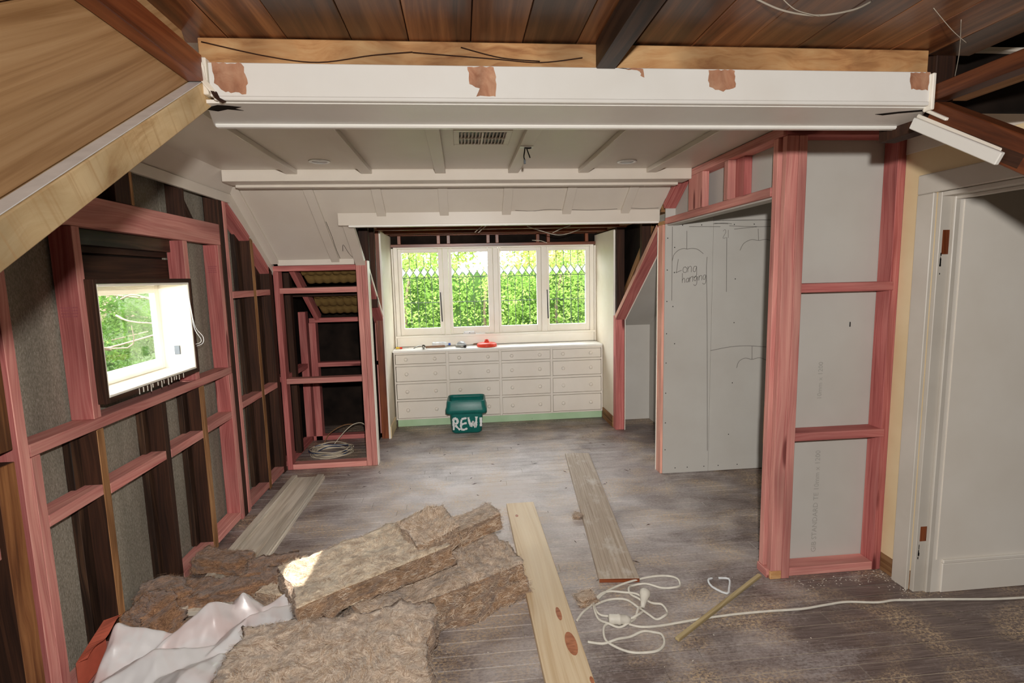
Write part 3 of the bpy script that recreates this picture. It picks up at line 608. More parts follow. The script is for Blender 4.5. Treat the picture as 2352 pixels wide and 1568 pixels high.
for ci, (x0, x1, g0, g1) in enumerate(panes):
    cs = box('casement', x0+0.002, g0, 6.028, 6.068, 0.964, 1.923, 'whiteframe', w2, 0.003)
    box('casement_stile', g1, x1-0.002, 6.028, 6.068, 0.964, 1.923, 'whiteframe', cs, 0.003)
    box('casement_rail', g0, g1, 6.028, 6.068, 0.964, 1.042, 'whiteframe', cs, 0.003); box('casement_rail', g0, g1, 6.028, 6.068, 1.882, 1.923, 'whiteframe', cs, 0.003)
    box('glass_pane', g0, g1, 6.047, 6.050, 1.042, 1.882, 'glass', cs, 0)
    wdt = (g1-g0)/5; zd0, zd1 = 1.612, 1.722
    V, F = [], []
    def bar(xa, za, xb, zb, t=0.005):
        d = Vector((xb-xa, zb-za)); d.normalize(); nx, nz = -d.y*t/2, d.x*t/2; b = len(V)
        for yy in (6.043, 6.054):
            V.extend([(xa+nx, yy, za+nz), (xb+nx, yy, zb+nz), (xb-nx, yy, zb-nz), (xa-nx, yy, za-nz)])
        F.extend([(b, b+1, b+2, b+3), (b+7, b+6, b+5, b+4), (b, b+4, b+5, b+1), (b+1, b+5, b+6, b+2), (b+2, b+6, b+7, b+3), (b+3, b+7, b+4, b)])
    for i in range(1, 5):
        bar(g0+i*wdt, 1.042, g0+i*wdt, 1.612); bar(g0+i*wdt, 1.722, g0+i*wdt, 1.882)
    bar(g0, 1.605, g1, 1.605, 0.007); bar(g0, 1.327, g1, 1.327, 0.006)
    for i in range(0, 6):
        xc = g0+i*wdt; hw = wdt*0.5
        for sx in (-1, 1):
            if g0-0.001 <= xc+sx*hw <= g1+0.001: bar(xc, zd0, xc+sx*hw, 1.665); bar(xc+sx*hw, 1.665, xc, zd1)
    poly('lead_came', V, F, 'lead', cs)
    for i in range(0, 6):
        xc = g0+i*wdt; hw = wdt*0.40; a = xc-hw if i > 0 else xc; b = xc+hw if i < 5 else xc
        pts = [(xc, zd0+0.006), (b, 1.665), (xc, zd1-0.005), (a, 1.665)]
        if i == 0: pts = [(xc, zd0+0.006), (b, 1.665), (xc, zd1-0.005)]
        if i == 5: pts = [(xc, zd0+0.006), (xc, zd1-0.005), (a, 1.665)]
        prism('diamond_pane', pts, 'y', 6.0445, 6.0465, 'frost', cs)
    if ci in (0, 3):
        xs_ = g1+0.022 if ci == 0 else g0-0.018
        tube('casement_stay', [(xs_, 6.022, 1.11), (xs_-0.004, 6.020, 1.25), (xs_-0.008, 6.018, 1.40), (xs_-0.010, 6.016, 1.44)], 0.006, 'black', cs, 6)
# ================================================================== NEAR DORMER: boards, joists, beam
cn = struct('ceiling_near', 'stained dark brown roof boards over the near end', (0.4, 0.6, 2.19))
bx = -0.68; i = 0
while bx < 1.36:
    bw = 0.143+random.uniform(-0.012, 0.012)
    box('roof_board', bx+0.001, bx+bw-0.001, -1.58, 1.46, 2.190+random.uniform(0, 0.002), 2.206, 'sark', cn, 0.0015)
    bx += bw; i += 1
def top(name, label, cat, loc, group=None): return thing(name, label, cat, loc, (0, 0, 0), group)
def solo(o, label, cat, group=None): return tag(o, label, cat, group)
cb = thing('ceiling_beam', 'long white painted boxed beam with bare timber plate above, scraped in patches', 'beam', (0.35, 1.45, 2.03))
box('timber_plate', -0.612, 1.298, 1.420, 1.460, 2.122, 2.188, 'plate', cb)
fs_ = box('fascia', -0.585, 1.290, 1.400, 1.420, 2.046, 2.124, 'white', cb, 0.0015)
box('bead', -0.575, 1.285, 1.394, 1.412, 2.036, 2.046, 'white', cb, 0.002); prism('soffit', [(-0.600, 1.412), (1.300, 1.412), (1.425, 1.600), (-0.665, 1.600)], 'z', 2.034, 2.042, 'white', cb)
box('lip', -0.660, 1.475, 1.588, 1.612, 2.026, 2.046, 'white', cb, 0.004)
def patch(pts, name='bare_patch'):
    # ragged scraped area lying on the fascia
    out = []
    for j in range(len(pts)):
        a, b = Vector(pts[j]), Vector(pts[(j+1) % len(pts)]); n = max(2, int((b-a).length/0.008))
        for q in range(n):
            p = a.lerp(b, q/n); out.append((p.x+random.uniform(-0.0022, 0.0022), p.y+random.uniform(-0.0022, 0.0022)))
    poly(name, [(x, 1.3992, z) for x, z in out], [list(range(len(out)))], 'bare', fs_)
patch([(-0.575, 2.122), (-0.505, 2.122), (-0.495, 2.085), (-0.502, 2.052), (-0.55, 2.056), (-0.572, 2.075)])
patch([(0.036, 2.122), (0.100, 2.122), (0.107, 2.08), (0.104, 2.052), (0.056, 2.050), (0.062, 2.072), (0.038, 2.078)])
patch([(0.660, 2.122), (0.732, 2.122), (0.736, 2.080), (0.700, 2.068), (0.662, 2.080)])
patch([(1.228, 2.122), (1.286, 2.122), (1.284, 2.076), (1.232, 2.080)]); patch([(0.42, 2.123), (0.487, 2.123), (0.489, 2.100), (0.480, 2.104), (0.478, 2.115)])
box('torn_lining', -0.600, -0.588, 1.398, 1.425, 2.05, 2.135, 'whiteframe', cb); box('torn_lining', 1.290, 1.300, 1.392, 1.42, 2.025, 2.120, 'whiteframe', cb)
# hanging cobweb thread on the plate
for pts in ([(-0.60, 2.175), (-0.45, 2.145), (-0.33, 2.133), (-0.2, 2.15), (-0.1, 2.158)], [(-0.1, 2.158), (0.1, 2.147), (0.22, 2.140), (0.33, 2.152)], [(0.02, 2.172), (0.12, 2.150), (0.22, 2.143)]):
    tube('cobweb_strand', [(x, 1.413+0.004*math.sin(q), z) for q, (x, z) in enumerate(pts)], 0.0013, 'old', cb, 5)
# joists over the near end
o = box('ceiling_joist', 0.362, 0.412, -1.55, 1.398, 2.120, 2.188, 'darkjoist'); solo(o, 'black-brown roof joist running overhead to the middle of the white beam', 'joist')
o = box('ceiling_joist', -0.632, -0.594, -1.55, 1.395, 2.078, 2.138, 'rimu'); solo(o, 'polished red-brown joist beside the golden plank at left', 'joist')
o = box('ceiling_joist', 1.302, 1.350, -1.55, 1.42, 2.050, 2.092, 'rimudk'); solo(o, 'red-brown joist running level at upper right, meeting the white beam', 'joist')
def slope_pts(x, y1, z1, L): return (x, y1, z1), (x, y1-L*0.853, z1-L*0.522)
a, b = slope_pts(1.330, 1.42, 2.015, 1.6); o = timber('rafter', a, b, 0.045, 0.075, 'rimudk'); solo(o, 'red-brown rafter sloping down to the right below the level joist', 'rafter')
# white casing left on the right-hand slope
cs_ = thing('casing_strip', 'broken white casing strip hanging on the slope right of the beam', 'casing', (1.29, 1.3, 1.93))
a, b = Vector((1.300, 1.455, 1.992)), Vector((1.300, 1.195, 1.838)); timber('casing_board', a+Vector((-0.005, 0, 0.014)), b+Vector((-0.005, 0, 0.014)), 0.012, 0.030, 'white', cs_)
timber('torn_edge', a+Vector((0.012, 0.0, 0.034)), b+Vector((0.012, 0.01, 0.036)), 0.014, 0.010, 'whiteframe', cs_); timber('torn_edge', a+Vector((0.004, -0.02, 0.047)), a+Vector((0.004, -0.10, -0.004)), 0.010, 0.008, 'whiteframe', cs_)
timber('backing_timber', a+Vector((0.022, 0, 0.020)), b+Vector((0.022, -0.04, -0.002)), 0.03, 0.035, 'old', cs_)
# right roof void
rv = struct('ceiling_void', 'dark roof space seen past the open right-hand side', (2.0, 1.0, 2.3))
o = box('void_batten', 1.49, 1.51, -0.4, 1.60, 2.238, 2.252, 'whiteframe', rv)
box('void_sarking', 1.36, 3.3, -1.58, 1.75, 2.33, 2.35, 'dark', rv, 0); box('void_back', 1.36, 3.3, 1.66, 1.68, 2.10, 2.33, 'dark', rv, 0)
box('void_timber', 1.55, 1.62, 0.8, 1.62, 2.12, 2.18, 'tan', rv); box('void_timber', 1.36, 1.42, 1.46, 1.66, 2.0, 2.33, 'old', rv)
prism('void_sarking', [(1.64, 2.10), (0.4, 1.34), (0.4, 1.36), (1.64, 2.12)], 'x', 1.40, 1.42, 'dark', rv)
# left cheek: rough sawn rafter with dusty ledge, golden plank above it
wn = struct('wall_near_left', 'near dormer cheek lined with wide golden planks', (-0.65, 0.8, 1.8))
d = Vector((0, 0.853, 0.522)); nrm = Vector((0, -0.522, 0.853)); e = Vector((-0.600, 1.478, 2.057))
def cheek_quad(lo, hi, x0, x1, name, mat, L=2.1, parent=None):
    c = e+nrm*((lo+hi)/2); return timber(name, Vector((( x0+x1)/2, *(c-d*L).yz)), Vector(((x0+x1)/2, *c.yz)), x1-x0, hi-lo, mat, parent, up=nrm, bev=0.002)
rf = cheek_quad(0.0, 0.056, -0.680, -0.600, 'rafter', 'sawn'); solo(rf, 'pale rough-sawn rafter with dusty top edge sloping across the upper left corner', 'rafter')
cheek_quad(0.057, 0.0585, -0.632, -0.603, 'dust_layer', 'glasswhite', 2.1, rf)
for q, (lo, hi) in enumerate(((0.058, 0.27), (0.272, 0.48), (0.482, 0.70))): cheek_quad(lo, hi, -0.660, -0.634, 'cheek_plank', 'cheek', 2.4, wn)

# cobwebs and torn lining about the beam ends
cw_ = thing('cobweb', 'dusty grey cobweb looping down from the roof boards at upper right', 'cobweb', (0.95, 1.15, 2.18))
M['web'] = plain('dusty_web', rgb(186, 176, 160), 0.9, 0.1)
for pts, r_ in (([(0.66, 1.18, 2.188), (0.72, 1.17, 2.160), (0.80, 1.17, 2.152), (0.88, 1.17, 2.165), (0.93, 1.18, 2.188)], 0.0022), ([(0.70, 1.16, 2.188), (0.74, 1.16, 2.158), (0.80, 1.165, 2.148)], 0.0012), ([(1.10, 1.2, 2.188), (1.17, 1.22, 2.150), (1.24, 1.25, 2.135)], 0.0008), ([(1.22, 1.25, 2.188), (1.30, 1.33, 2.150), (1.36, 1.40, 2.110)], 0.0008)):
    tube('strand', pts, r_, 'web', cw_, 5)
def flap(pts, mat='whiteframe', th=0.003, name='torn_lining'):
    V = [Vector(p) for p in pts]+[Vector(p)+Vector((0, th, 0)) for p in pts]; n = len(pts)
    F = [list(range(n)), list(range(2*n-1, n-1, -1))]+[[i, (i+1) % n, n+(i+1) % n, n+i] for i in range(n)]
    poly(name, V, F, mat, cb)
flap([(-0.612, 1.392, 2.128), (-0.600, 1.388, 2.132), (-0.590, 1.390, 2.112), (-0.586, 1.388, 2.080), (-0.572, 1.390, 2.060), (-0.566, 1.392, 2.046), (-0.580, 1.392, 2.052), (-0.600, 1.394, 2.078), (-0.612, 1.394, 2.100)])
flap([(-0.580, 1.391, 2.056), (-0.566, 1.391, 2.054), (-0.560, 1.390, 2.040), (-0.545, 1.390, 2.032), (-0.556, 1.392, 2.028), (-0.572, 1.392, 2.040)], 'old')
prism('split_gap', [(-0.63, 1.455), (-0.58, 1.425), (-0.555, 1.43), (-0.53, 1.44), (-0.55, 1.452), (-0.535, 1.468), (-0.57, 1.458), (-0.60, 1.475)], 'z', 2.0332, 2.0338, 'dark', cb)
prism('split_gap', [(1.19, 1.47), (1.24, 1.445), (1.30, 1.425), (1.31, 1.44), (1.25, 1.46), (1.22, 1.478)], 'z', 2.0332, 2.0338, 'dark', cb)
# ================================================================== CHEST OF DRAWERS
ch = thing('chest_of_drawers', 'long built-in cream chest of sixteen drawers on a chipped green kickboard', 'drawers', (0.4, 5.85, 0))
CX0, CX1, CY = -0.745, 1.540, 5.710
M['green'] = None
def mk_green():
    k = NT('chipped_green_paint'); p = k.pos(); n = k.noise(p, 22, 4, 0.7); n2 = k.noise(p, 4, 3)
    col = k.mix(k.ramp(n2, [(0.4, G(0)), (0.7, G(1))]), rgb(176, 204, 168), rgb(160, 190, 150)); col = k.mix(k.ramp(n, [(0.68, G(0)), (0.70, G(1))]), col, rgb(64, 60, 48))
    return k.base(col, 0.5)
M['green'] = mk_green()
box('carcass', CX0+0.02, CX1-0.02, CY+0.022, 6.015, 0.075, 0.815, 'chest', ch, 0.002); box('worktop', CX0-0.01, CX1, CY-0.008, 6.018, 0.815, 0.836, 'white', ch, 0.003)
box('kickboard', CX0+0.012, CX1-0.008, CY+0.010, CY+0.022, 0.0, 0.074, 'green', ch, 0.001)
for x0, x1 in ((CX0, -0.731), (-0.188, -0.163), (0.386, 0.408), (0.952, 0.974), (1.524, CX1)): box('stile', x0, x1, CY, CY+0.022, 0.076, 0.814, 'chest', ch, 0.001)
rowsz = [(0.688, 0.792), (0.498, 0.662), (0.304, 0.472), (0.092, 0.280)]
for z0, z1 in ((0.793, 0.814), (0.664, 0.686), (0.474, 0.496), (0.282, 0.302), (0.076, 0.090)):
    for x0, x1 in ((-0.730, -0.189), (-0.162, 0.385), (0.409, 0.951), (0.975, 1.523)): box('rail', x0, x1, CY, CY+0.022, z0, z1, 'chest', ch, 0.001)
kme = None
for (x0, x1) in ((-0.729, -0.190), (-0.161, 0.384), (0.410, 0.950), (0.976, 1.522)):
    for (z0, z1) in rowsz:
        jy = random.uniform(-0.003, 0.004)
        dr = box('drawer', x0+0.004, x1-0.004, CY-0.004+jy, CY+0.018, z0+0.003, z1-0.004, 'chest', ch, 0.002)
        for f in (0.21, 0.78):
            loc = (x0+(x1-x0)*f, CY-0.004+jy, (z0+z1)/2)
            if kme is None:
                kn = lathe('knob', [(0.0, 0.026), (0.012, 0.025), (0.019, 0.020), (0.020, 0.014), (0.014, 0.008), (0.011, 0.004), (0.012, 0.0)], 'chest', dr, 20, '-y'); kme = kn.data
            else: kn = link('knob', kme, None, dr)
            kn.location = Vector(loc)-origin(ch)

# ================================================================== GREEN BIN
M['binplastic'] = plain('green_plastic', rgb(20, 108, 100), 0.38)
M['binpaint'] = plain('white_brush_paint', rgb(226, 228, 226), 0.7)
bn = thing('bin', 'dark green plastic crate with white painted letters on the floor before the drawers', 'bin', (0.014, 5.46, 0.0), (0, 0, R_(-2)))
def rrect(hx, hy, r, n=5):
    out = []
    for cx, cy, a0 in ((hx-r, hy-r, 0), (-hx+r, hy-r, 90), (-hx+r, -hy+r, 180), (hx-r, -hy+r, 270)):
        for k in range(n+1): t = R_(a0+90*k/n); out.append((cx+r*math.cos(t), cy+r*math.sin(t)))
    return out
def loft(name, secs, mat, parent, cap0=True, cap1=False, smooth=True):
    n = len(secs[0][0]); V, F = [], []
    for pts, z in secs: V += [(x, y, z) for x, y in pts]
    for s_ in range(len(secs)-1):
        for k in range(n): a = s_*n+k; b = s_*n+(k+1) % n; F.append((a, b, b+n, a+n))
    if cap0: F.append(tuple(range(n-1, -1, -1)))
    if cap1: F.append(tuple(range((len(secs)-1)*n, len(secs)*n)))
    o = poly(name, V, F, mat, parent, local=True, smooth=smooth); return o
bd = loft('body', [(rrect(0.135, 0.105, 0.04), 0.0), (rrect(0.156, 0.126, 0.045), 0.02), (rrect(0.172, 0.140, 0.045), 0.26), (rrect(0.186, 0.152, 0.045), 0.34), (rrect(0.182, 0.148, 0.043), 0.345), (rrect(0.166, 0.134, 0.042), 0.26), (rrect(0.150, 0.120, 0.042), 0.025), (rrect(0.06, 0.05, 0.03), 0.02)], 'binplastic', bn, True, True)
loft('rim', [(rrect(0.190, 0.156, 0.045), 0.225), (rrect(0.212, 0.172, 0.050), 0.222), (rrect(0.212, 0.172, 0.050), 0.262), (rrect(0.202, 0.162, 0.048), 0.292), (rrect(0.196, 0.158, 0.046), 0.345), (rrect(0.190, 0.152, 0.045), 0.353), (rrect(0.182, 0.146, 0.044), 0.350), (rrect(0.178, 0.144, 0.044), 0.30)], 'binplastic', bn, False, False)
def bpl(u, v, h):   # on the crate's sloping front
    return Vector((u, -0.126-(v-0.02)*0.0583-0.0012-h, v))
LT = [[(-0.135, 0.045), (-0.132, 0.11), (-0.136, 0.165)], [(-0.136, 0.160), (-0.112, 0.168), (-0.092, 0.145), (-0.098, 0.118), (-0.125, 0.108)], [(-0.122, 0.106), (-0.10, 0.075), (-0.07, 0.045)],
      [(-0.055, 0.045), (-0.060, 0.10), (-0.050, 0.155)], [(-0.05, 0.158), (-0.02, 0.165), (0.0, 0.168)], [(-0.052, 0.103), (-0.02, 0.112), (0.0, 0.115)], [(-0.055, 0.05), (-0.03, 0.045), (0.005, 0.058)],
      [(0.018, 0.175), (0.030, 0.12), (0.042, 0.075)], [(0.042, 0.075), (0.060, 0.11), (0.070, 0.135)], [(0.066, 0.13), (0.078, 0.09), (0.090, 0.065)], [(0.090, 0.065), (0.098, 0.12), (0.102, 0.18)], [(0.145, 0.075), (0.147, 0.12), (0.146, 0.17)]]
V, F = [], []
for ln in LT:
    pts = smooth_path([(a, b, 0) for a, b in ln], 5); b0 = len(V)
    for i, p in enumerate(pts):
        dd = (pts[min(i+1, len(pts)-1)]-pts[max(i-1, 0)]).normalized(); nn = Vector((-dd.y, dd.x, 0)); ww = 0.0125*(1+random.uniform(-0.4, 0.2))
        for s_ in (1, -1): q = p+nn*ww*s_; V.append(bpl(q.x, q.y, 0.0))
    for i in range(len(pts)-1): a = b0+2*i; F.append((a, a+1, a+3, a+2))
poly('lettering', V, F, 'binpaint', bn, local=True)

# ================================================================== THINGS ON THE CHEST AND SILL
CZT = 0.836
M['steel'] = plain('worn_steel', rgb(150, 146, 138), 0.35, 0.5, 0.8); M['handle'] = wood('hammer_handle', rgb(178, 140, 112), rgb(150, 112, 86), rgb(110, 78, 58), us=6, vs=60)
M['red'] = plain('orange_red_plastic', rgb(232, 70, 44), 0.4); M['clear'] = plain('milky_plastic', rgb(226, 228, 228), 0.3); M['blue'] = plain('blue_plastic', rgb(54, 84, 168), 0.4)
t = thing('hammer', 'steel claw hammer lying flat on the chest top', 'hammer', (-0.43, 5.80, CZT), (0, 0, R_(4)))
timber('handle', (0.02, 0, 0.018), (0.235, 0.02, 0.018), 0.022, 0.024, 'handle', t, local=True, bev=0.006)
lathe('head', [(0.0, 0.055), (0.018, 0.055), (0.020, 0.048), (0.020, 0.038), (0.013, 0.03), (0.014, -0.03), (0.0, -0.032)], 'steel', t, 16, 'z', (0, -0.01, 0.02), (R_(72), 0, 0))
for s in (-1, 1): tube('claw', [(0.0, 0.02, 0.022), (-0.04, 0.025+s*0.006, 0.030), (-0.08, 0.012+s*0.012, 0.022), (-0.105, -0.005+s*0.014, 0.010)], 0.009, 'steel', t, 8, 5, True, 0.35)
t = thing('bottle', 'clear plastic bottle with a white label lying behind the hammer', 'bottle', (-0.25, 5.90, CZT+0.030), (0, R_(90), R_(3)))
lathe('body', [(0.0, -0.09), (0.024, -0.09), (0.029, -0.083), (0.029, 0.04), (0.024, 0.06), (0.012, 0.075), (0.012, 0.088), (0.0, 0.088)], 'clear', t, 20)
lathe('cap', [(0.0, 0.112), (0.011, 0.112), (0.013, 0.108), (0.013, 0.088), (0.0, 0.088)], 'blue', t, 16); lathe('label', [(0.0296, -0.06), (0.0298, -0.06), (0.0298, 0.015), (0.0296, 0.015)], 'glasswhite', t, 20)
t = thing('plastic_bag', 'small clear crinkled plastic pouch lying beside the bottle', 'pouch', (-0.02, 5.92, CZT))
V, F = [], []; nx, ny = 14, 12
for j in range(ny+1):
    for i in range(nx+1):
        u, v = i/nx*2-1, j/ny*2-1; h = 0.055*max(0, 1-u*u)**0.6*max(0, 1-v*v)**0.6+0.008*noise.noise((u*3, v*3, 2))
        V.append((u*0.065, v*0.05, max(h, 0.001)))
for j in range(ny):
    for i in range(nx): a = j*(nx+1)+i; F.append((a, a+1, a+nx+2, a+nx+1))
M['pouch'] = plain('grey_film', rgb(176, 178, 178), 0.18, 0.8)
poly('film', V, F, 'pouch', t, local=True)
t = thing('caulk_tube', 'short silver tube with a black end cap on the chest top', 'tube', (-0.02, 5.80, CZT+0.016), (0, R_(90), R_(-28)))
lathe('barrel', [(0.0, -0.07), (0.010, -0.07), (0.014, -0.06), (0.015, 0.04), (0.0, 0.04)], 'steel', t, 16); lathe('cap', [(0.0, 0.056), (0.016, 0.056), (0.018, 0.05), (0.018, 0.038), (0.0, 0.038)], 'black', t, 16)
t = thing('scraper', 'thin brown-handled scraper lying against the sill behind the pouch', 'scraper', (0.115, 5.965, CZT+0.012), (0, 0, R_(10)))
timber('handle', (0.0, 0, 0), (0.13, 0.0, 0.012), 0.018, 0.014, 'handle', t, local=True, bev=0.004); timber('blade', (-0.07, 0, -0.004), (0.0, 0.0, 0.0), 0.020, 0.003, 'steel', t, local=True, bev=0.0)
t = thing('pot_lid', 'round orange-red plastic lid with a raised spout on the chest top', 'lid', (0.262, 5.83, CZT))
lathe('disc', [(0.0, 0.047), (0.06, 0.045), (0.098, 0.038), (0.110, 0.026), (0.110, 0.004), (0.106, 0.0), (0.100, 0.004), (0.100, 0.024), (0.0, 0.036)], 'red', t, 40)
lathe('spout', [(0.012, 0.078), (0.021, 0.078), (0.024, 0.06), (0.030, 0.044), (0.020, 0.044), (0.012, 0.060)], 'red', t, 20)
t = thing('screwdriver', 'small yellow and red handled screwdriver at the left end of the chest top', 'screwdriver', (-0.690, 5.86, CZT+0.011), (0, R_(90), R_(-20)))
lathe('handle', [(0.0, -0.05), (0.009, -0.048), (0.011, -0.03), (0.009, 0.0), (0.0, 0.0)], plain('yellow_plastic', rgb(236, 200, 70), 0.4), t, 12); lathe('collar', [(0.0, 0.026), (0.009, 0.026), (0.011, 0.02), (0.011, 0.002), (0.0, 0.002)], 'red', t, 12); lathe('shaft', [(0.0, 0.10), (0.002, 0.10), (0.002, 0.02), (0.0, 0.02)], 'steel', t, 8)
t = thing('remote_box', 'small white plastic box resting on the window sill', 'box', (0.075, 6.005, 0.962), (0, 0, R_(4)))
box('case', -0.062, 0.062, -0.016, 0.016, 0.006, 0.032, 'glasswhite', t, 0.006, True); box('base', -0.070, 0.060, -0.018, 0.017, 0.0, 0.008, 'glasswhite', t, 0.002, True); box('button', -0.002, 0.010, -0.0175, -0.015, 0.012, 0.018, 'lead', t, 0.001, True)
t = thing('wall_bracket', 'thin white plastic bracket lying on the sill beside the box', 'bracket', (0.20, 6.005, 0.962), (0, 0, R_(-2)))
box('plate', -0.055, 0.055, -0.012, 0.012, 0.0, 0.007, 'glasswhite', t, 0.002, True)
for x in (-0.05, 0.0, 0.042): box('prong', x, x+0.006, -0.004, 0.004, 0.006, 0.020, 'glasswhite', t, 0.001, True)

# ================================================================== CEILING FITTINGS
vt = thing('ceiling_vent', 'cream rectangular louvred air vent in the ceiling', 'vent', (0.127, 2.685, 2.28))
x0, x1, y0, y1 = -0.012, 0.266, 2.545, 2.835
for a in ((x0, x1, y0, y0+0.032), (x0, x1, y1-0.032, y1), (x0, x0+0.028, y0+0.032, y1-0.032), (x1-0.028, x1, y0+0.032, y1-0.032)): box('frame', *a, 2.270, 2.2795, 'cream', vt, 0.002)
box('backing', x0+0.028, x1-0.028, y0+0.032, y1-0.032, 2.2785, 2.2797, 'black', vt, 0)
xm = (x0+x1)/2; box('divider', xm-0.005, xm+0.005, y0+0.032, y1-0.032, 2.268, 2.278, 'cream', vt, 0.001); ym = (y0+y1)/2; box('divider', x0+0.028, x1-0.028, ym-0.004, ym+0.004, 2.268, 2.278, 'cream', vt, 0.001)
for half in (0, 1):
    for q in range(6):
        xa = (x0+0.030 if half == 0 else xm+0.007)+q*0.0172+0.005
        for (ya, yb) in ((y0+0.034, ym-0.005), (ym+0.005, y1-0.034)):
            prism('louvre', [(xa, 2.2685), (xa+0.009, 2.277), (xa+0.0105, 2.277), (xa+0.0018, 2.2685)], 'y', ya, yb, 'cream', vt)
for x, y, lb in ((-0.785, 3.235, 'left'), (1.035, 3.265, 'right')):
    t = thing('downlight', 'round white recessed downlight in the ceiling, %s of the vent' % lb, 'downlight', (x, y, 2.28), (0, 0, 0), 'ceiling downlights')
    lathe('trim_ring', [(0.040, -0.002), (0.044, -0.006), (0.058, -0.005), (0.060, 0.0), (0.040, 0.0)], 'glasswhite', t, 32); lathe('lens', [(0.0, -0.0015), (0.040, -0.0015), (0.040, -0.0005), (0.0, -0.0005)], 'clear', t, 32)
t = thing('cut_wires', 'black cut wires hanging from a hole in a ceiling batten', 'wire', (0.355, 2.78, 2.252))
box('plaster_scar', -0.033, 0.034, -0.022, 0.026, -0.003, -0.0005, 'glasswhite', t, 0, True)
tube('wire', [(-0.006, 0.0, 0.0), (-0.008, 0.01, -0.02), (-0.012, 0.012, -0.045), (-0.008, 0.012, -0.062)], 0.0032, 'black', t, 6, 4, True); tube('wire', [(0.0, 0.0, 0.0), (0.008, 0.01, -0.02), (0.016, 0.012, -0.040), (0.020, 0.012, -0.052)], 0.0032, 'black', t, 6, 4, True)
tube('wire', [(-0.01, 0.0, -0.003), (0.012, 0.002, -0.006), (0.026, 0.0, -0.004)], 0.004, 'black', t, 6, 4, True); box('connector', -0.013, -0.003, 0.006, 0.018, -0.082, -0.060, 'lead', t, 0.002, True)

# ================================================================== PLANKS ON THE FLOOR
def plank(name, label, p0, p1, W, H, mat, z=0.0, cat='plank'):
    a, b = Vector((*p0, 0)), Vector((*p1, 0)); L = (b-a).length
    o = link(name, timber_mesh(name, L, W, H, 0.0025), mat); o.location = (p0[0], p0[1], z+H/2); o.rotation_euler = (0, 0, math.atan2(b.y-a.y, b.x-a.x)); tag(o, label, cat); return o
pp = plank('pine_plank', 'pale clean pine plank with knots lying toward the viewer', (0.372, 1.45), (0.357, 3.512), 0.19, 0.035, 'pine', 0.0)
def mk_knot():
    k = NT('knot_wood'); n = k.noise(k.vmul(k.obj(), (60, 20, 1)), 1.0, 3); return k.base(k.ramp(n, [(0.3, rgb(150, 84, 50)), (0.7, rgb(196, 128, 88))]), 0.5)
M['knot'] = mk_knot()
for u, v, a, b in ((0.615, -0.050, 0.075, 0.024), (0.82, -0.035, 0.05, 0.012), (1.86, 0.045, 0.018, 0.010), (0.40, -0.085, 0.02, 0.008)):
    n = 18; poly('knot', [(u+a*math.cos(2*math.pi*q/n), v+b*math.sin(2*math.pi*q/n), 0.0181) for q in range(n)], [list(range(n))], 'knot', pp, local=True)
def mk_greyplank():
    k = NT('dusty_plank'); p = k.uv(); n = k.noise(k.vmul(p, (2, 90, 1)), 1.0, 5, 0.6, 0.6); n2 = k.noise(k.vmul(p, (5, 9, 1)), 1.0, 4, 0.7)
    col = k.ramp(n, [(0.3, rgb(158, 138, 118)), (0.6, rgb(190, 174, 156)), (0.8, rgb(208, 194, 178))]); col = k.mix(k.ramp(n2, [(0.54, G(0)), (0.72, G(0.85))]), col, rgb(214, 206, 196))
    k.bump(n, 0.2, 0.003); return k.base(col, 0.7)
M['greyplank'] = mk_greyplank()
gp = plank('dusty_plank', 'dusty grey-brown old plank lying across the middle of the floor', (0.771, 2.535), (0.979, 4.502), 0.212, 0.022, 'greyplank')
box('sawn_end', -0.0016, -0.0002, -0.1045, 0.1045, -0.010, 0.010, 'rimu', gp, 0, True)
# weathered door-frame board beside the left wall, with raised edges
jb = thing('jamb_board', 'weathered rebated jamb board lying along the left wall', 'board', (-1.285, 4.28, 0.0), (0, 0, R_(-90.3)))
box('face_board', 0.0, 1.75, -0.130, 0.130, 0.0, 0.024, 'weather', jb, 0.002, True); box('edge_moulding', 0.0, 1.75, -0.130, -0.085, 0.0242, 0.044, 'weather', jb, 0.004, True); box('edge_moulding', 0.0, 1.75, 0.070, 0.124, 0.0242, 0.042, 'weather', jb, 0.006, True)
stk = plank('batten_offcut', 'thin greyish treated stick leaning out from the pink corner post', (0.881, 2.053), (1.504, 2.472), 0.022, 0.014, 'stick', 0.012, 'stick')
# ================================================================== EXTENSION CORD
M['cord'] = plain('cream_cable', rgb(226, 220, 206), 0.45)
ec = thing('extension_cord', 'tangled white extension cord running from the pine plank to the doorway', 'cord', (0.8, 2.25, 0))
def zc(pts, h): return [(x, y, 0.006+h*math.sin(i*1.7)**2) for i, (x, y) in enumerate(pts)]
cr = [(2.763, 2.14), (2.529, 2.150), (2.394, 2.165), (2.237, 2.185), (2.12, 2.195), (2.028, 2.205), (1.936, 2.200), (1.797, 2.222), (1.676, 2.212), (1.553, 2.199), (1.401, 2.203), (1.245, 2.202), (1.087, 2.193), (0.967, 2.18), (0.85, 2.167), (0.763, 2.17), (0.712, 2.196)]
tube('cable', [(x, y, 0.006 if not 1.05 < x < 1.15 else 0.0062) for x, y in cr], 0.0055, 'cord', ec)
tube('cable', zc([(0.481, 2.248), (0.522, 2.296), (0.584, 2.361), (0.658, 2.429), (0.739, 2.487), (0.843, 2.523), (0.954, 2.548), (1.038, 2.544), (1.074, 2.506), (1.066, 2.457), (1.027, 2.434), (0.967, 2.449), (0.896, 2.483), (0.831, 2.489), (0.797, 2.458), (0.792, 2.418), (0.816, 2.369), (0.830, 2.345)], 0.008), 0.0055, 'cord', ec)
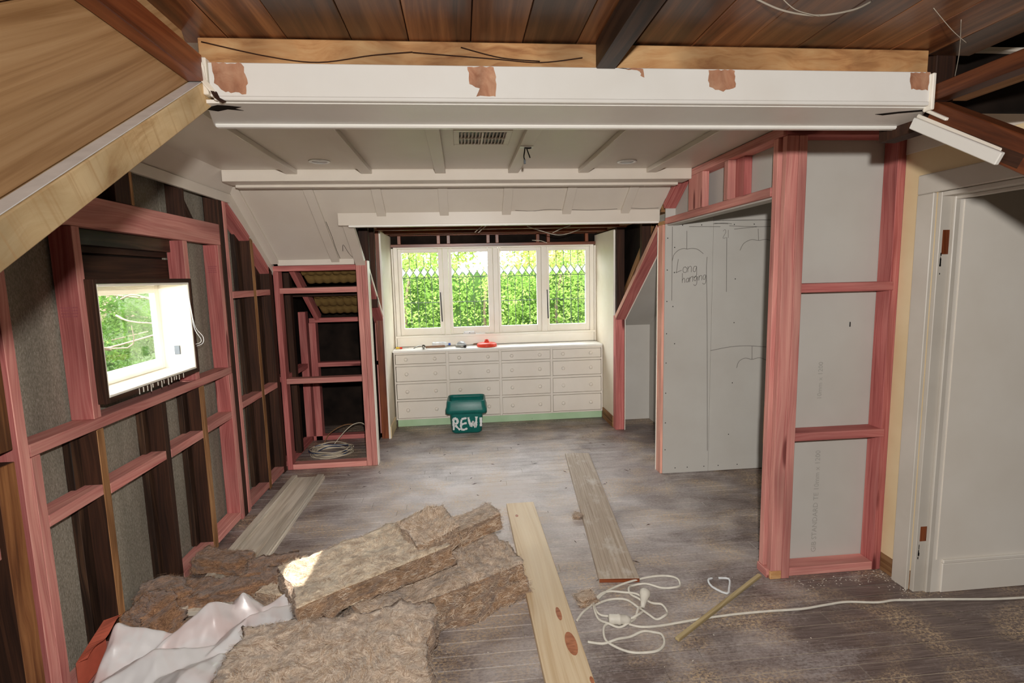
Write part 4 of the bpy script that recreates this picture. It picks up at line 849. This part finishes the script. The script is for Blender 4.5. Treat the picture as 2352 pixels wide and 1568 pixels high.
tube('cable', zc([(0.807, 2.276), (0.772, 2.24), (0.716, 2.229), (0.652, 2.243), (0.6, 2.274), (0.586, 2.323), (0.605, 2.352), (0.676, 2.381), (0.751, 2.365), (0.795, 2.308), (0.822, 2.233), (0.852, 2.212), (0.893, 2.218), (0.919, 2.256), (0.909, 2.3), (0.868, 2.336), (0.819, 2.401), (0.763, 2.431), (0.694, 2.445), (0.64, 2.425), (0.595, 2.372), (0.58, 2.312), (0.585, 2.246), (0.616, 2.197), (0.663, 2.18), (0.711, 2.19), (0.753, 2.23), (0.787, 2.285), (0.810, 2.305)], 0.012), 0.0055, 'cord', ec)
tube('cable', zc([(0.638, 2.215), (0.594, 2.183), (0.578, 2.111), (0.604, 2.052), (0.661, 2.016), (0.725, 2.001), (0.783, 2.01), (0.823, 2.049), (0.832, 2.099), (0.806, 2.126), (0.756, 2.13), (0.692, 2.112), (0.63, 2.094), (0.564, 2.084), (0.496, 2.093)], 0.008), 0.0055, 'cord', ec)
def ax_rot(dx, dy, dz=0.0): return Vector((dx, dy, dz)).to_track_quat('Z', 'Y').to_euler()
oe = origin(ec)
lathe('plug', [(0.0, 0.045), (0.022, 0.045), (0.026, 0.038), (0.026, 0.022), (0.020, 0.010), (0.014, -0.02), (0.009, -0.05), (0.0, -0.05)], 'cord', ec, 20, 'z', Vector((0.833, 2.335, 0.032))-oe, ax_rot(0.4, 0.75, 0.3))
lathe('socket', [(0.0, 0.05), (0.019, 0.05), (0.022, 0.044), (0.022, 0.01), (0.024, 0.008), (0.024, -0.002), (0.021, -0.004), (0.021, -0.03), (0.012, -0.05), (0.0, -0.05)], 'cord', ec, 20, 'z', Vector((0.672, 2.205, 0.026))-oe, ax_rot(-1, 0.12, 0.05))
# white plastic clip
cl = tube('plastic_clip', [(1.255, 2.489, 0.012), (1.225, 2.475, 0.012), (1.218, 2.415, 0.012), (1.262, 2.352, 0.012), (1.30, 2.40, 0.012), (1.336, 2.470, 0.012), (1.286, 2.486, 0.012)], 0.006, 'clear', None, 6, 3); tag(cl, 'bent translucent white plastic clip on the floor near the stick', 'clip')
# coil of cables in the nook
M['cream_cable'] = plain('beige_cable', rgb(214, 200, 176), 0.5); M['navy_cable'] = plain('navy_cable', rgb(44, 66, 104), 0.45)
co = thing('cable_coil', 'coil of beige and navy electrical cable on the nook floor', 'cable', (-1.255, 4.93, 0))
for q in range(11):
    rx, ry = 0.165+random.uniform(-0.02, 0.025), 0.150+random.uniform(-0.02, 0.02); cx, cy = random.uniform(-0.018, 0.018), random.uniform(-0.015, 0.015); z0 = 0.006+0.0065*q*0.8
    pts = [(cx+rx*math.cos(t_*math.pi/9), cy+ry*math.sin(t_*math.pi/9), z0+0.006*math.sin(t_*0.9+q)) for t_ in range(19)]
    tube('loop', pts, 0.0042, 'navy_cable' if q in (3, 8) else 'cream_cable', co, 6, 3, True)
tube('loose_end', [(0.0, 0.12, 0.05), (0.08, 0.20, 0.14), (0.16, 0.24, 0.20), (0.24, 0.26, 0.205), (0.285, 0.24, 0.16), (0.27, 0.22, 0.12)], 0.0042, 'cream_cable', co, 6, 5, True)
tube('loose_end', [(-0.10, 0.12, 0.05), (-0.06, 0.20, 0.13), (0.05, 0.30, 0.18), (0.15, 0.36, 0.17)], 0.0042, 'tan', co, 6, 5, True)

# ================================================================== INSULATION
def mk_wool(name, c1, c2, c3):
    k = NT(name); p = k.obj()
    n = k.noise(k.vmul(p, (30, 38, 80)), 1.0, 7, 0.75, 2.2); n2 = k.noise(p, 13, 4, 0.6, 1.2); n3 = k.noise(k.vmul(p, (70, 110, 200)), 1.0, 4, 0.7, 2.0)
    col = k.ramp(n, [(0.34, c3), (0.50, c2), (0.64, c1)]); col = k.mix(1.0, col, k.ramp(n2, [(0.30, G(0.58)), (0.62, G(1.12))]), 'MULTIPLY')
    col = k.mix(k.math('MULTIPLY', k.ramp(n3, [(0.6, G(0)), (0.75, G(1))]), 0.35), col, c1)
    k.bump(k.math('ADD', n, n3), 0.45, 0.006)
    k.p.inputs['Sheen Weight'].default_value = 0.4; k.p.inputs['Sheen Roughness'].default_value = 0.6
    return k.base(col, 0.95, 0.05)
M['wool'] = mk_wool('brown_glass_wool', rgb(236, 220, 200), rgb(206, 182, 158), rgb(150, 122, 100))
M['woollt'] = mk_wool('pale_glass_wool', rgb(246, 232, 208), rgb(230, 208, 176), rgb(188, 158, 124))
M['woolside'] = mk_wool('shaded_cut_wool_edge', rgb(190, 158, 126), rgb(154, 120, 90), rgb(98, 70, 48))  # browner cut sides, with their shade also darkened into the colour
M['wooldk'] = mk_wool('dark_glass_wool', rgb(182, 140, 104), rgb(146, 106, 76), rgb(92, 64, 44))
def mk_fibre(name, stops):
    k = NT(name); r = k.add('ShaderNodeNewGeometry').outputs['Random Per Island']
    k.p.inputs['Sheen Weight'].default_value = 0.3; return k.base(k.ramp(r, stops), 0.9, 0.1)
M['fib'] = mk_fibre('wool_fibres', [(0.0, rgb(132, 102, 78)), (0.35, rgb(186, 156, 128)), (0.75, rgb(222, 200, 174)), (1.0, rgb(246, 234, 216))])
M['fibdk'] = mk_fibre('dark_wool_fibres', [(0.0, rgb(84, 58, 40)), (0.5, rgb(136, 100, 72)), (1.0, rgb(186, 148, 114))])
def batt(name, label, loc, rot, L, W, T, mat, seed, sag=0.0, rough=0.018, layers=True, nf=900, group='glass wool insulation batts'):
    root = thing(name, label, 'insulation', loc, rot, group); res = max(0.010, min(L, W)/60); nx, ny, nz = max(5, int(L/res)), max(4, int(W/res)), max(3, int(T/res*1.1))
    bm = bmesh.new(); idx = {}
    def vert(i, j, k_):
        if (i, j, k_) in idx: return idx[(i, j, k_)]
        u, v, w_ = i/nx-0.5, j/ny-0.5, k_/nz
        p = Vector((u*L, v*W, w_*T)); s = Vector((seed*3.1, seed*1.7, seed*0.9))
        nrm = Vector((max(0, abs(u)-0.46)*25*(1 if u > 0 else -1), max(0, abs(v)-0.46)*25*(1 if v > 0 else -1), (w_-0.5)*2))
        big = noise.fractal(p*5.0+s, 0.9, 2.0, 4); fine = noise.fractal(p*26.0+s, 0.6, 2.1, 5)-0.25*abs(noise.fractal(p*11.0-s, 1.0, 2.0, 2))
        lay = noise.noise(Vector((p.x*4, p.y*4, p.z*95))+s) if layers else 0
        q = p+nrm*(big*rough*0.8+fine*rough*0.32)
        if abs(u) > 0.49 or abs(v) > 0.49:
            sd = Vector((1 if u > 0.49 else (-1 if u < -0.49 else 0), 1 if v > 0.49 else (-1 if v < -0.49 else 0), 0)); q += sd*(lay*rough*0.55+big*rough*1.1)
        # rounded shoulders
        e_ = max(abs(u), abs(v)); 
        if w_ > 0.99: q.z -= max(0, e_-0.46)*0.22*T*4
        q.z += sag*(u*u*4)*w_*0.0+sag*math.sin(u*3.0+seed)*0.5
        if w_ < 0.01: q.z = max(q.z, 0.0) if sag == 0 else q.z
        idx[(i, j, k_)] = bm.verts.new(q); return idx[(i, j, k_)]
    def quad(a, b, c, d_):
        f_ = bm.faces.new((vert(*a), vert(*b), vert(*c), vert(*d_)))
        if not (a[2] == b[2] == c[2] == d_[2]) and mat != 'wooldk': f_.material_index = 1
    for i in range(nx):
        for j in range(ny):
            quad((i, j, nz), (i+1, j, nz), (i+1, j+1, nz), (i, j+1, nz)); quad((i, j, 0), (i, j+1, 0), (i+1, j+1, 0), (i+1, j, 0))
        for k_ in range(nz):
            quad((i, 0, k_), (i+1, 0, k_), (i+1, 0, k_+1), (i, 0, k_+1)); quad((i+1, ny, k_), (i, ny, k_), (i, ny, k_+1), (i+1, ny, k_+1))
    for j in range(ny):
        for k_ in range(nz):
            quad((0, j+1, k_), (0, j, k_), (0, j, k_+1), (0, j+1, k_+1)); quad((nx, j, k_), (nx, j+1, k_), (nx, j+1, k_+1), (nx, j, k_+1))
    bm.normal_update(); me = bpy.data.meshes.new('wool_body'); bm.to_mesh(me)
    for p in me.polygons: p.use_smooth = True
    me.uv_layers.new(name='UVMap'); wb_ = link('wool_body', me, mat, root)
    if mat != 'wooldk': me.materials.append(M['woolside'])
    rr = random.Random(seed); fl = [f for f in bm.faces if f.normal.z > -0.5]; V, F = [], []
    ar = [f.calc_area() for f in fl]; pick = rr.choices(fl, ar, k=int(nf*1.6))
    for f in pick:
        c0 = f.calc_center_median()+Vector((rr.uniform(-1, 1), rr.uniform(-1, 1), rr.uniform(-1, 1)))*res*0.5; n_ = f.normal
        sw = noise.noise_vector(c0*7.0+Vector((seed, 0, 0))); t0 = sw if n_.z > 0.6 else Vector((-n_.y, n_.x, 0))*(1 if rr.random() < 0.5 else -1)+sw*0.35
        t0 = t0-n_*t0.dot(n_); t0 = t0.normalized() if t0.length > 1e-5 else n_.orthogonal(); cv0 = rr.uniform(-1.1, 1.1); L0 = rr.uniform(0.012, 0.045); lift = rr.uniform(0.001, 0.012)
        for _k in range(5):
            t_ = (t0+Vector((rr.uniform(-1, 1), rr.uniform(-1, 1), rr.uniform(-1, 1)))*0.22); t_ = (t_-n_*t_.dot(n_)).normalized(); b_ = n_.cross(t_)
            c = c0+b_*rr.uniform(-0.009, 0.009)+t_*rr.uniform(-0.012, 0.012); Lf = L0*rr.uniform(0.6, 1.1); wf = rr.uniform(0.00025, 0.0009); cv = cv0+rr.uniform(-0.3, 0.3); base = len(V)
            for s_ in range(4):
                x_ = s_/3; pnt = c+t_*Lf*(x_-0.5)+b_*cv*Lf*(x_-0.5)**2*1.6+n_*(0.001+lift*x_*x_*rr.uniform(0.5, 1.0)); ww = wf*(1-0.6*x_)
                V += [pnt+b_*ww, pnt-b_*ww]
            for s_ in range(3): a = base+2*s_; F.append((a, a+1, a+3, a+2))
    bm.free()
    if F:
        fo_ = poly('loose_fibres', V, F, 'fibdk' if mat == 'wooldk' else 'fib', root, local=True); fo_['kind'] = 'stuff'
    return root
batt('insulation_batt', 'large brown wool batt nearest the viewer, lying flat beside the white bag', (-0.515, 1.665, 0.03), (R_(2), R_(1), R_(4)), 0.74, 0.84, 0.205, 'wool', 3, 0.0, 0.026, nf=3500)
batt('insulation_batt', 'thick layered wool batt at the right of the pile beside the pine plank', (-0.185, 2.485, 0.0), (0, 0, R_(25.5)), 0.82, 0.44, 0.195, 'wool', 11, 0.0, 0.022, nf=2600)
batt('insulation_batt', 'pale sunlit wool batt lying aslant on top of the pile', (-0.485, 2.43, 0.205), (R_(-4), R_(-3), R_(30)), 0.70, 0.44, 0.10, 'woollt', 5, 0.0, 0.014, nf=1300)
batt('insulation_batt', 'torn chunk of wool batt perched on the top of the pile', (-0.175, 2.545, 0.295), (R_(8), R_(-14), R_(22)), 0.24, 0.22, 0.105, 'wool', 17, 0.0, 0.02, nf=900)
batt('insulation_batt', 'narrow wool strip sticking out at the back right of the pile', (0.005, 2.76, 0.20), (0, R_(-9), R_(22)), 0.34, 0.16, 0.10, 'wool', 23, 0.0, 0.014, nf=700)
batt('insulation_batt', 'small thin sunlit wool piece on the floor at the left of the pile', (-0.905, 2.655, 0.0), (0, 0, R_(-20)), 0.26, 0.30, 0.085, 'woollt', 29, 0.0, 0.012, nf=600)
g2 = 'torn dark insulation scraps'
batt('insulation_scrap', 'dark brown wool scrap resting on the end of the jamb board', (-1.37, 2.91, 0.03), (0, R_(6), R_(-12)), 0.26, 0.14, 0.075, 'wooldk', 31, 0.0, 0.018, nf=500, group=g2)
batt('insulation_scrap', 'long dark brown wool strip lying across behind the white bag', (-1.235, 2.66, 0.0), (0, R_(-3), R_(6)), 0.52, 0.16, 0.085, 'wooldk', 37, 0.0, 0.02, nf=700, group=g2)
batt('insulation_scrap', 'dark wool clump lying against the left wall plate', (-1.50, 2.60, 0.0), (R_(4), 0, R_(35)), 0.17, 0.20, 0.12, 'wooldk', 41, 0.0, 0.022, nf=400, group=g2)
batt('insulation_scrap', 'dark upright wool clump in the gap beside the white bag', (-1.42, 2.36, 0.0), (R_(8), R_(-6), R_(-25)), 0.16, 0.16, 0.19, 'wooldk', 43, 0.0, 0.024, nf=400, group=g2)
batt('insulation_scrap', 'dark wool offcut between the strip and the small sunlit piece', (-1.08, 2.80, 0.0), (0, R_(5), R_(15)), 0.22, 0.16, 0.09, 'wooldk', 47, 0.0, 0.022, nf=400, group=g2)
g3 = 'wool tufts on the floor'
batt('wool_tuft', 'small wool tuft on the floor beside the cord loops', (0.556, 2.388, 0.0), (0, 0, 0.3), 0.075, 0.05, 0.035, 'wool', 51, 0.0, 0.014, False, 120, g3)
batt('wool_tuft', 'tiny wool tuft beside the dusty plank', (0.715, 3.277, 0.0), (0, 0, 0.9), 0.05, 0.05, 0.03, 'wool', 53, 0.0, 0.012, False, 80, g3)

# ================================================================== WHITE PLASTIC BAG
def mk_bag():
    k = NT('white_plastic_film'); p = k.obj(); n = k.noise(p, 4, 3, 0.5, 1.0); n2 = k.noise(k.vmul(p, (10, 30, 10)), 1.0, 3)
    col = k.mix(k.ramp(n, [(0.48, G(0)), (0.66, G(0.6))]), rgb(216, 213, 212), rgb(208, 180, 175)); k.bump(n2, 0.15, 0.004)
    k.p.inputs['Subsurface Weight'].default_value = 0.0; return k.base(col, 0.3, 0.5)
M['bag'] = mk_bag()
bg_ = thing('plastic_sheet_bag', 'crumpled white plastic insulation bag lying left of the nearest batt', 'bag', (-1.085, 1.87, 0))
tents = [(-1.435, 2.15, 0.225, 0.2, 0.42, 0.85), (-1.12, 2.235, 0.235, 0.7, 0.42, 1.0), (-1.02, 2.32, 0.215, 1.2, 0.7, 0.9), (-0.80, 2.375, 0.200, 0.3, 0.40, 0.8), (-0.90, 2.12, 0.25, 0.9, 0.35, 0.8),
         (-1.18, 1.93, 0.245, 0.5, 0.30, 0.6), (-0.98, 1.78, 0.28, 1.1, 0.32, 0.5), (-1.38, 1.80, 0.225, 0.1, 0.35, 0.7), (-1.15, 1.60, 0.27, 0.8, 0.3, 0.45), (-0.85, 1.60, 0.25, 0.4, 0.3, 0.5), (-1.42, 1.50, 0.22, 1.3, 0.4, 0.4)]
def bagh(x, y):
    # stiff film held up at a few peaks, sharp straight creases running between them
    h = -1
    for px, py, pz, an, sx, sy in tents:
        dx, dy = x-px, y-py; u = dx*math.cos(an)+dy*math.sin(an); v = -dx*math.sin(an)+dy*math.cos(an); h = max(h, pz-abs(u)*sx-abs(v)*sy-0.15*abs(u+v)*sx)
    h += 0.022*(0.5-abs(noise.noise((x*7+y*4, y*6-x*3, 1.3))))+0.012*(0.5-abs(noise.noise((x*16-y*6, y*9+x*5, 4.1))))+0.004*noise.noise((x*30, y*30, 2))
    e_ = min(1, max(0, (x+1.505)/0.05))*min(1, max(0, (-0.70-0.16*min(1, max(0, (2.20-y)/0.10))-x)/0.05))*min(1, max(0, (y-1.25)/0.05))*min(1, max(0, (2.46+0.10*(x+0.72)-y)/0.07))
    return max(0.004, h*e_)
V, F = [], []; nx, ny = 140, 210
H_ = [[bagh(-1.500+0.81*i/nx, 1.22+1.26*j/ny) for i in range(nx+1)] for j in range(ny+1)]
for _ in range(1):
    H_ = [[(H_[j][i]*2+H_[max(j-1, 0)][i]+H_[min(j+1, ny)][i]+H_[j][max(i-1, 0)]+H_[j][min(i+1, nx)])/6 for i in range(nx+1)] for j in range(ny+1)]
for j in range(ny+1):
    for i in range(nx+1): V.append((-1.500+0.81*i/nx+1.085, 1.22+1.26*j/ny-1.87, H_[j][i]))
for j in range(ny):
    for i in range(nx): a = j*(nx+1)+i; F.append((a, a+1, a+nx+2, a+nx+1))
poly('film', V, F, 'bag', bg_, local=True, smooth=True)
M['redfilm'] = plain('red_printed_film', rgb(200, 104, 82), 0.4)
V, F = [], []
for i in range(13):
    t_ = i/12; y_ = 2.00+0.17*t_; z_ = 0.18+0.06*t_
    V += [(-1.506+1.085, y_-1.87, z_*0.3), (-1.504+1.085, y_-1.87, z_), (-1.46+0.03*t_+1.085, y_-1.87, z_+0.018+0.01*math.sin(t_*9))]
for i in range(12):
    for k_ in (0, 1): a = 3*i+k_; F.append((a, a+1, a+4, a+3))
poly('red_printed_fold', V, F, 'redfilm', bg_, local=True)
# ================================================================== FLOOR DEBRIS
V, F = [], []; rr = random.Random(99)
def chip(x, y, s):
    b = len(V); a = rr.uniform(0, 6.3); h = rr.uniform(0.15, 0.5)*s
    for q in range(4): t_ = a+q*1.57+rr.uniform(-0.4, 0.4); V.append((x+s*math.cos(t_)*rr.uniform(0.5, 1), y+s*math.sin(t_)*rr.uniform(0.5, 1), 0.0006))
    V.append((x, y, h)); F.extend([(b, b+1, b+4), (b+1, b+2, b+4), (b+2, b+3, b+4), (b+3, b, b+4)])
for _ in range(420): chip(rr.uniform(-1.3, 1.48), rr.uniform(1.9, 4.4), rr.choice((0.002, 0.003, 0.004, 0.006)))
for _ in range(90): chip(rr.uniform(-0.72, 1.5), min(5.69, rr.gauss(5.62, 0.06)), rr.uniform(0.003, 0.009))
for _ in range(110): t_ = rr.random(); chip(1.62+0.56*t_+rr.gauss(0, 0.02), rr.gauss(2.40, 0.03), rr.uniform(0.002, 0.006))
for _ in range(90): chip(rr.gauss(2.15, 0.05), rr.uniform(2.2, 2.46), rr.uniform(0.002, 0.006))
for _ in range(120): chip(rr.gauss(1.35, 0.2), rr.gauss(3.75, 0.25), rr.uniform(0.002, 0.006))
o = poly('floor_debris', V, F, plain('pale_plaster_crumbs', rgb(222, 212, 198), 0.8)); tag(o, 'pale plaster crumbs and wood chips scattered over the floorboards', 'debris', None, 'stuff')
V, F = [], []
def splinter(x, y, L, w_):
    b = len(V); a = rr.uniform(0, 3.14); dx, dy = math.cos(a)*L/2, math.sin(a)*L/2; nx_, ny_ = -math.sin(a)*w_, math.cos(a)*w_
    V.extend([(x-dx, y-dy, 0.001), (x+nx_, y+ny_, 0.001), (x+dx, y+dy, 0.001), (x-nx_, y-ny_, 0.001), (x, y, 0.005)]); F.extend([(b, b+1, b+4), (b+1, b+2, b+4), (b+2, b+3, b+4), (b+3, b, b+4)])
for _ in range(60): splinter(rr.uniform(-1.15, 1.4), rr.uniform(2.4, 5.2), rr.uniform(0.02, 0.06), rr.uniform(0.0015, 0.003))
o = poly('wood_splinters', V, F, 'old'); tag(o, 'thin dark wood splinters scattered over the floorboards', 'debris', None, 'stuff')
# ================================================================== OUTSIDE
def mk_leaf(name, c1, c2, c3):
    k = NT(name); k.n.remove(k.p); p = k.pos(); n = k.noise(p, 3.0, 3); n2 = k.noise(p, 28, 2)
    col = k.ramp(n, [(0.3, c3), (0.5, c2), (0.7, c1)]); col = k.mix(1.0, col, k.ramp(n2, [(0.3, G(0.65)), (0.7, G(1.15))]), 'MULTIPLY')
    d = k.add('ShaderNodeBsdfDiffuse'); t = k.add('ShaderNodeBsdfTranslucent'); mx = k.add('ShaderNodeMixShader'); mx.inputs[0].default_value = 0.4
    k.l.new(col, d.inputs[0]); k.l.new(col, t.inputs[0]); k.l.new(d.outputs[0], mx.inputs[1]); k.l.new(t.outputs[0], mx.inputs[2]); k.l.new(mx.outputs[0], k.out.inputs[0]); return k.m
M['leaf'] = mk_leaf('hedge_leaf', rgb(178, 198, 118), rgb(138, 172, 82), rgb(84, 118, 52))
M['leafy'] = mk_leaf('yellow_leaf', rgb(186, 196, 112), rgb(158, 180, 88), rgb(122, 150, 66))
M['leafo'] = mk_leaf('autumn_leaf', rgb(206, 170, 104), rgb(176, 178, 92), rgb(132, 156, 72))
M['needle'] = mk_leaf('conifer_tuft', rgb(104, 130, 64), rgb(76, 106, 46), rgb(46, 70, 32))
M['bark'] = wood('grey_bark', rgb(170, 150, 128), rgb(132, 110, 90), rgb(84, 66, 52), us=4, vs=20)
rl = random.Random(4)
def leaf(V, F, p, s, asp=0.5):
    d = Vector((rl.uniform(-1, 1), rl.uniform(-1, 1), rl.uniform(-0.8, 0.8))).normalized(); n = Vector((rl.uniform(-1, 1), rl.uniform(-1.4, 0.4), rl.uniform(0, 1))).normalized()
    b = d.cross(n); b = b.normalized() if b.length > 1e-4 else Vector((1, 0, 0)); i = len(V)
    V.extend([p-d*s/2, p+b*s*asp/2, p+d*s/2, p-b*s*asp/2]); F.append((i, i+1, i+2, i+3))
def foliage(name, parent, blobs, n, s, mat):
    V, F = [], []; wts = [b[3]**2 for b in blobs]; off = origin(parent)
    for bl in rl.choices(blobs, wts, k=n):
        v = Vector((rl.gauss(0, 1), rl.gauss(0, 1), rl.gauss(0, 1))).normalized()*bl[3]*rl.uniform(0.72, 1.03)
        leaf(V, F, Vector(bl[:3])+v*Vector((1, 1, 1)), s*rl.uniform(0.7, 1.3))
    return poly(name, V, F, mat, parent)
gd = struct('ground', 'shaded garden ground below the upper floor windows', (0, 10, -3.2))
M['ground'] = paint('garden_soil', rgb(86, 92, 56), rgb(70, 70, 46), rough=0.9, scale=0.8)
box('lawn', -30, 30, -20, 40, -3.4, -3.2, 'ground', gd, 0)
# clipped hedge right behind the leadlight window
hd = thing('hedge', 'tall leafy green hedge close behind the leadlight window', 'hedge', (0.6, 9.4, -3.2))
bl = [(rl.uniform(-3.2, 4.6), 9.3+rl.uniform(-0.25, 0.6), rl.uniform(-1.2, 1.95), rl.uniform(0.28, 0.5)) for _ in range(260)]
foliage('foliage', hd, bl, 62000, 0.062, 'leaf')
for x in (-2.2, -0.9, 0.5, 1.8, 3.0): tube('stem', [(x, 9.6, -3.2), (x+0.1, 9.5, -1.0), (x-0.1, 9.5, 0.8), (x, 9.5, 1.6)], 0.05, 'bark', hd, 7, 4, False, 0.4)
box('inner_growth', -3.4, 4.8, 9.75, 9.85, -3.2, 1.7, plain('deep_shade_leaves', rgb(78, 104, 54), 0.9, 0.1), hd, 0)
t = thing('garden_tree', 'pale green tree rising beyond the left part of the hedge', 'tree', (-1.2, 12, -3.2)); foliage('foliage', t, [(rl.uniform(-2.6, 0.2), 12+rl.uniform(-0.6, 0.6), rl.uniform(1.2, 3.4), rl.uniform(0.4, 0.6)) for _ in range(40)], 11000, 0.12, 'leafy'); tube('trunk', [(-1.2, 12, -3.2), (-1.15, 12, 0), (-1.1, 12, 2.2)], 0.12, 'bark', t, 8, 4, False, 0.4)
t = thing('garden_tree', 'tree with orange-tinted leaves beyond the right part of the hedge', 'tree', (2.2, 11.5, -3.2)); foliage('foliage', t, [(rl.uniform(1.4, 3.9), 11.5+rl.uniform(-0.6, 0.6), rl.uniform(1.2, 3.6), rl.uniform(0.4, 0.6)) for _ in range(50)], 14000, 0.11, 'leafo'); tube('trunk', [(2.2, 11.5, -3.2), (2.25, 11.5, 0), (2.1, 11.5, 2.2)], 0.12, 'bark', t, 8, 4, False, 0.4)
# windswept conifer outside the small window
t = thing('conifer', 'spreading green tree with bare grey branches outside the small side window', 'tree', (-6.5, 10.0, -3.2))
rb = random.Random(12); V, F = [], []
for q in range(105):
    c = (rb.uniform(-7.0, -4.8), rb.uniform(7.2, 12.8), rb.uniform(-2.6, 1.9)); 
    for _ in range(3): V_ = 0
    bl = [(c[0]+rb.uniform(-0.3, 0.3), c[1]+rb.uniform(-0.35, 0.35), c[2]+rb.uniform(-0.12, 0.12), rb.uniform(0.16, 0.30)) for _ in range(4)]
    wts = [b_[3]**2 for b_ in bl]
    for b_ in rb.choices(bl, wts, k=330):
        v = Vector((rb.gauss(0, 1), rb.gauss(0, 1), rb.gauss(0, 0.7))).normalized()*b_[3]*rb.uniform(0.6, 1.05); leaf(V, F, Vector(b_[:3])+v, rb.uniform(0.06, 0.11), 0.3)
poly('foliage', V, F, 'needle', t)
for q in range(60):
    x, y_, z = rb.uniform(-6.8, -4.6), rb.uniform(7.2, 12.0), rb.uniform(-2.0, 1.6); a = rb.uniform(-0.6, 0.6)
    tube('branch', [(x, y_, z), (x+0.3, y_+0.4*rb.uniform(-1, 1), z+0.1*rb.uniform(-1, 1)), (x+0.5+a, y_+0.8*rb.uniform(-1, 1), z+0.25*rb.uniform(-1, 1)), (x+0.7+a, y_+1.2*rb.uniform(-1, 1), z+0.3*rb.uniform(-1, 1))], rb.uniform(0.012, 0.03), 'bark', t, 6, 4, False, 0.3)
tube('trunk', [(-6.8, 10, -3.2), (-6.7, 10.2, -1), (-6.4, 9.8, 0.5), (-6.2, 10.3, 1.8)], 0.14, 'bark', t, 8, 4, False, 0.3)
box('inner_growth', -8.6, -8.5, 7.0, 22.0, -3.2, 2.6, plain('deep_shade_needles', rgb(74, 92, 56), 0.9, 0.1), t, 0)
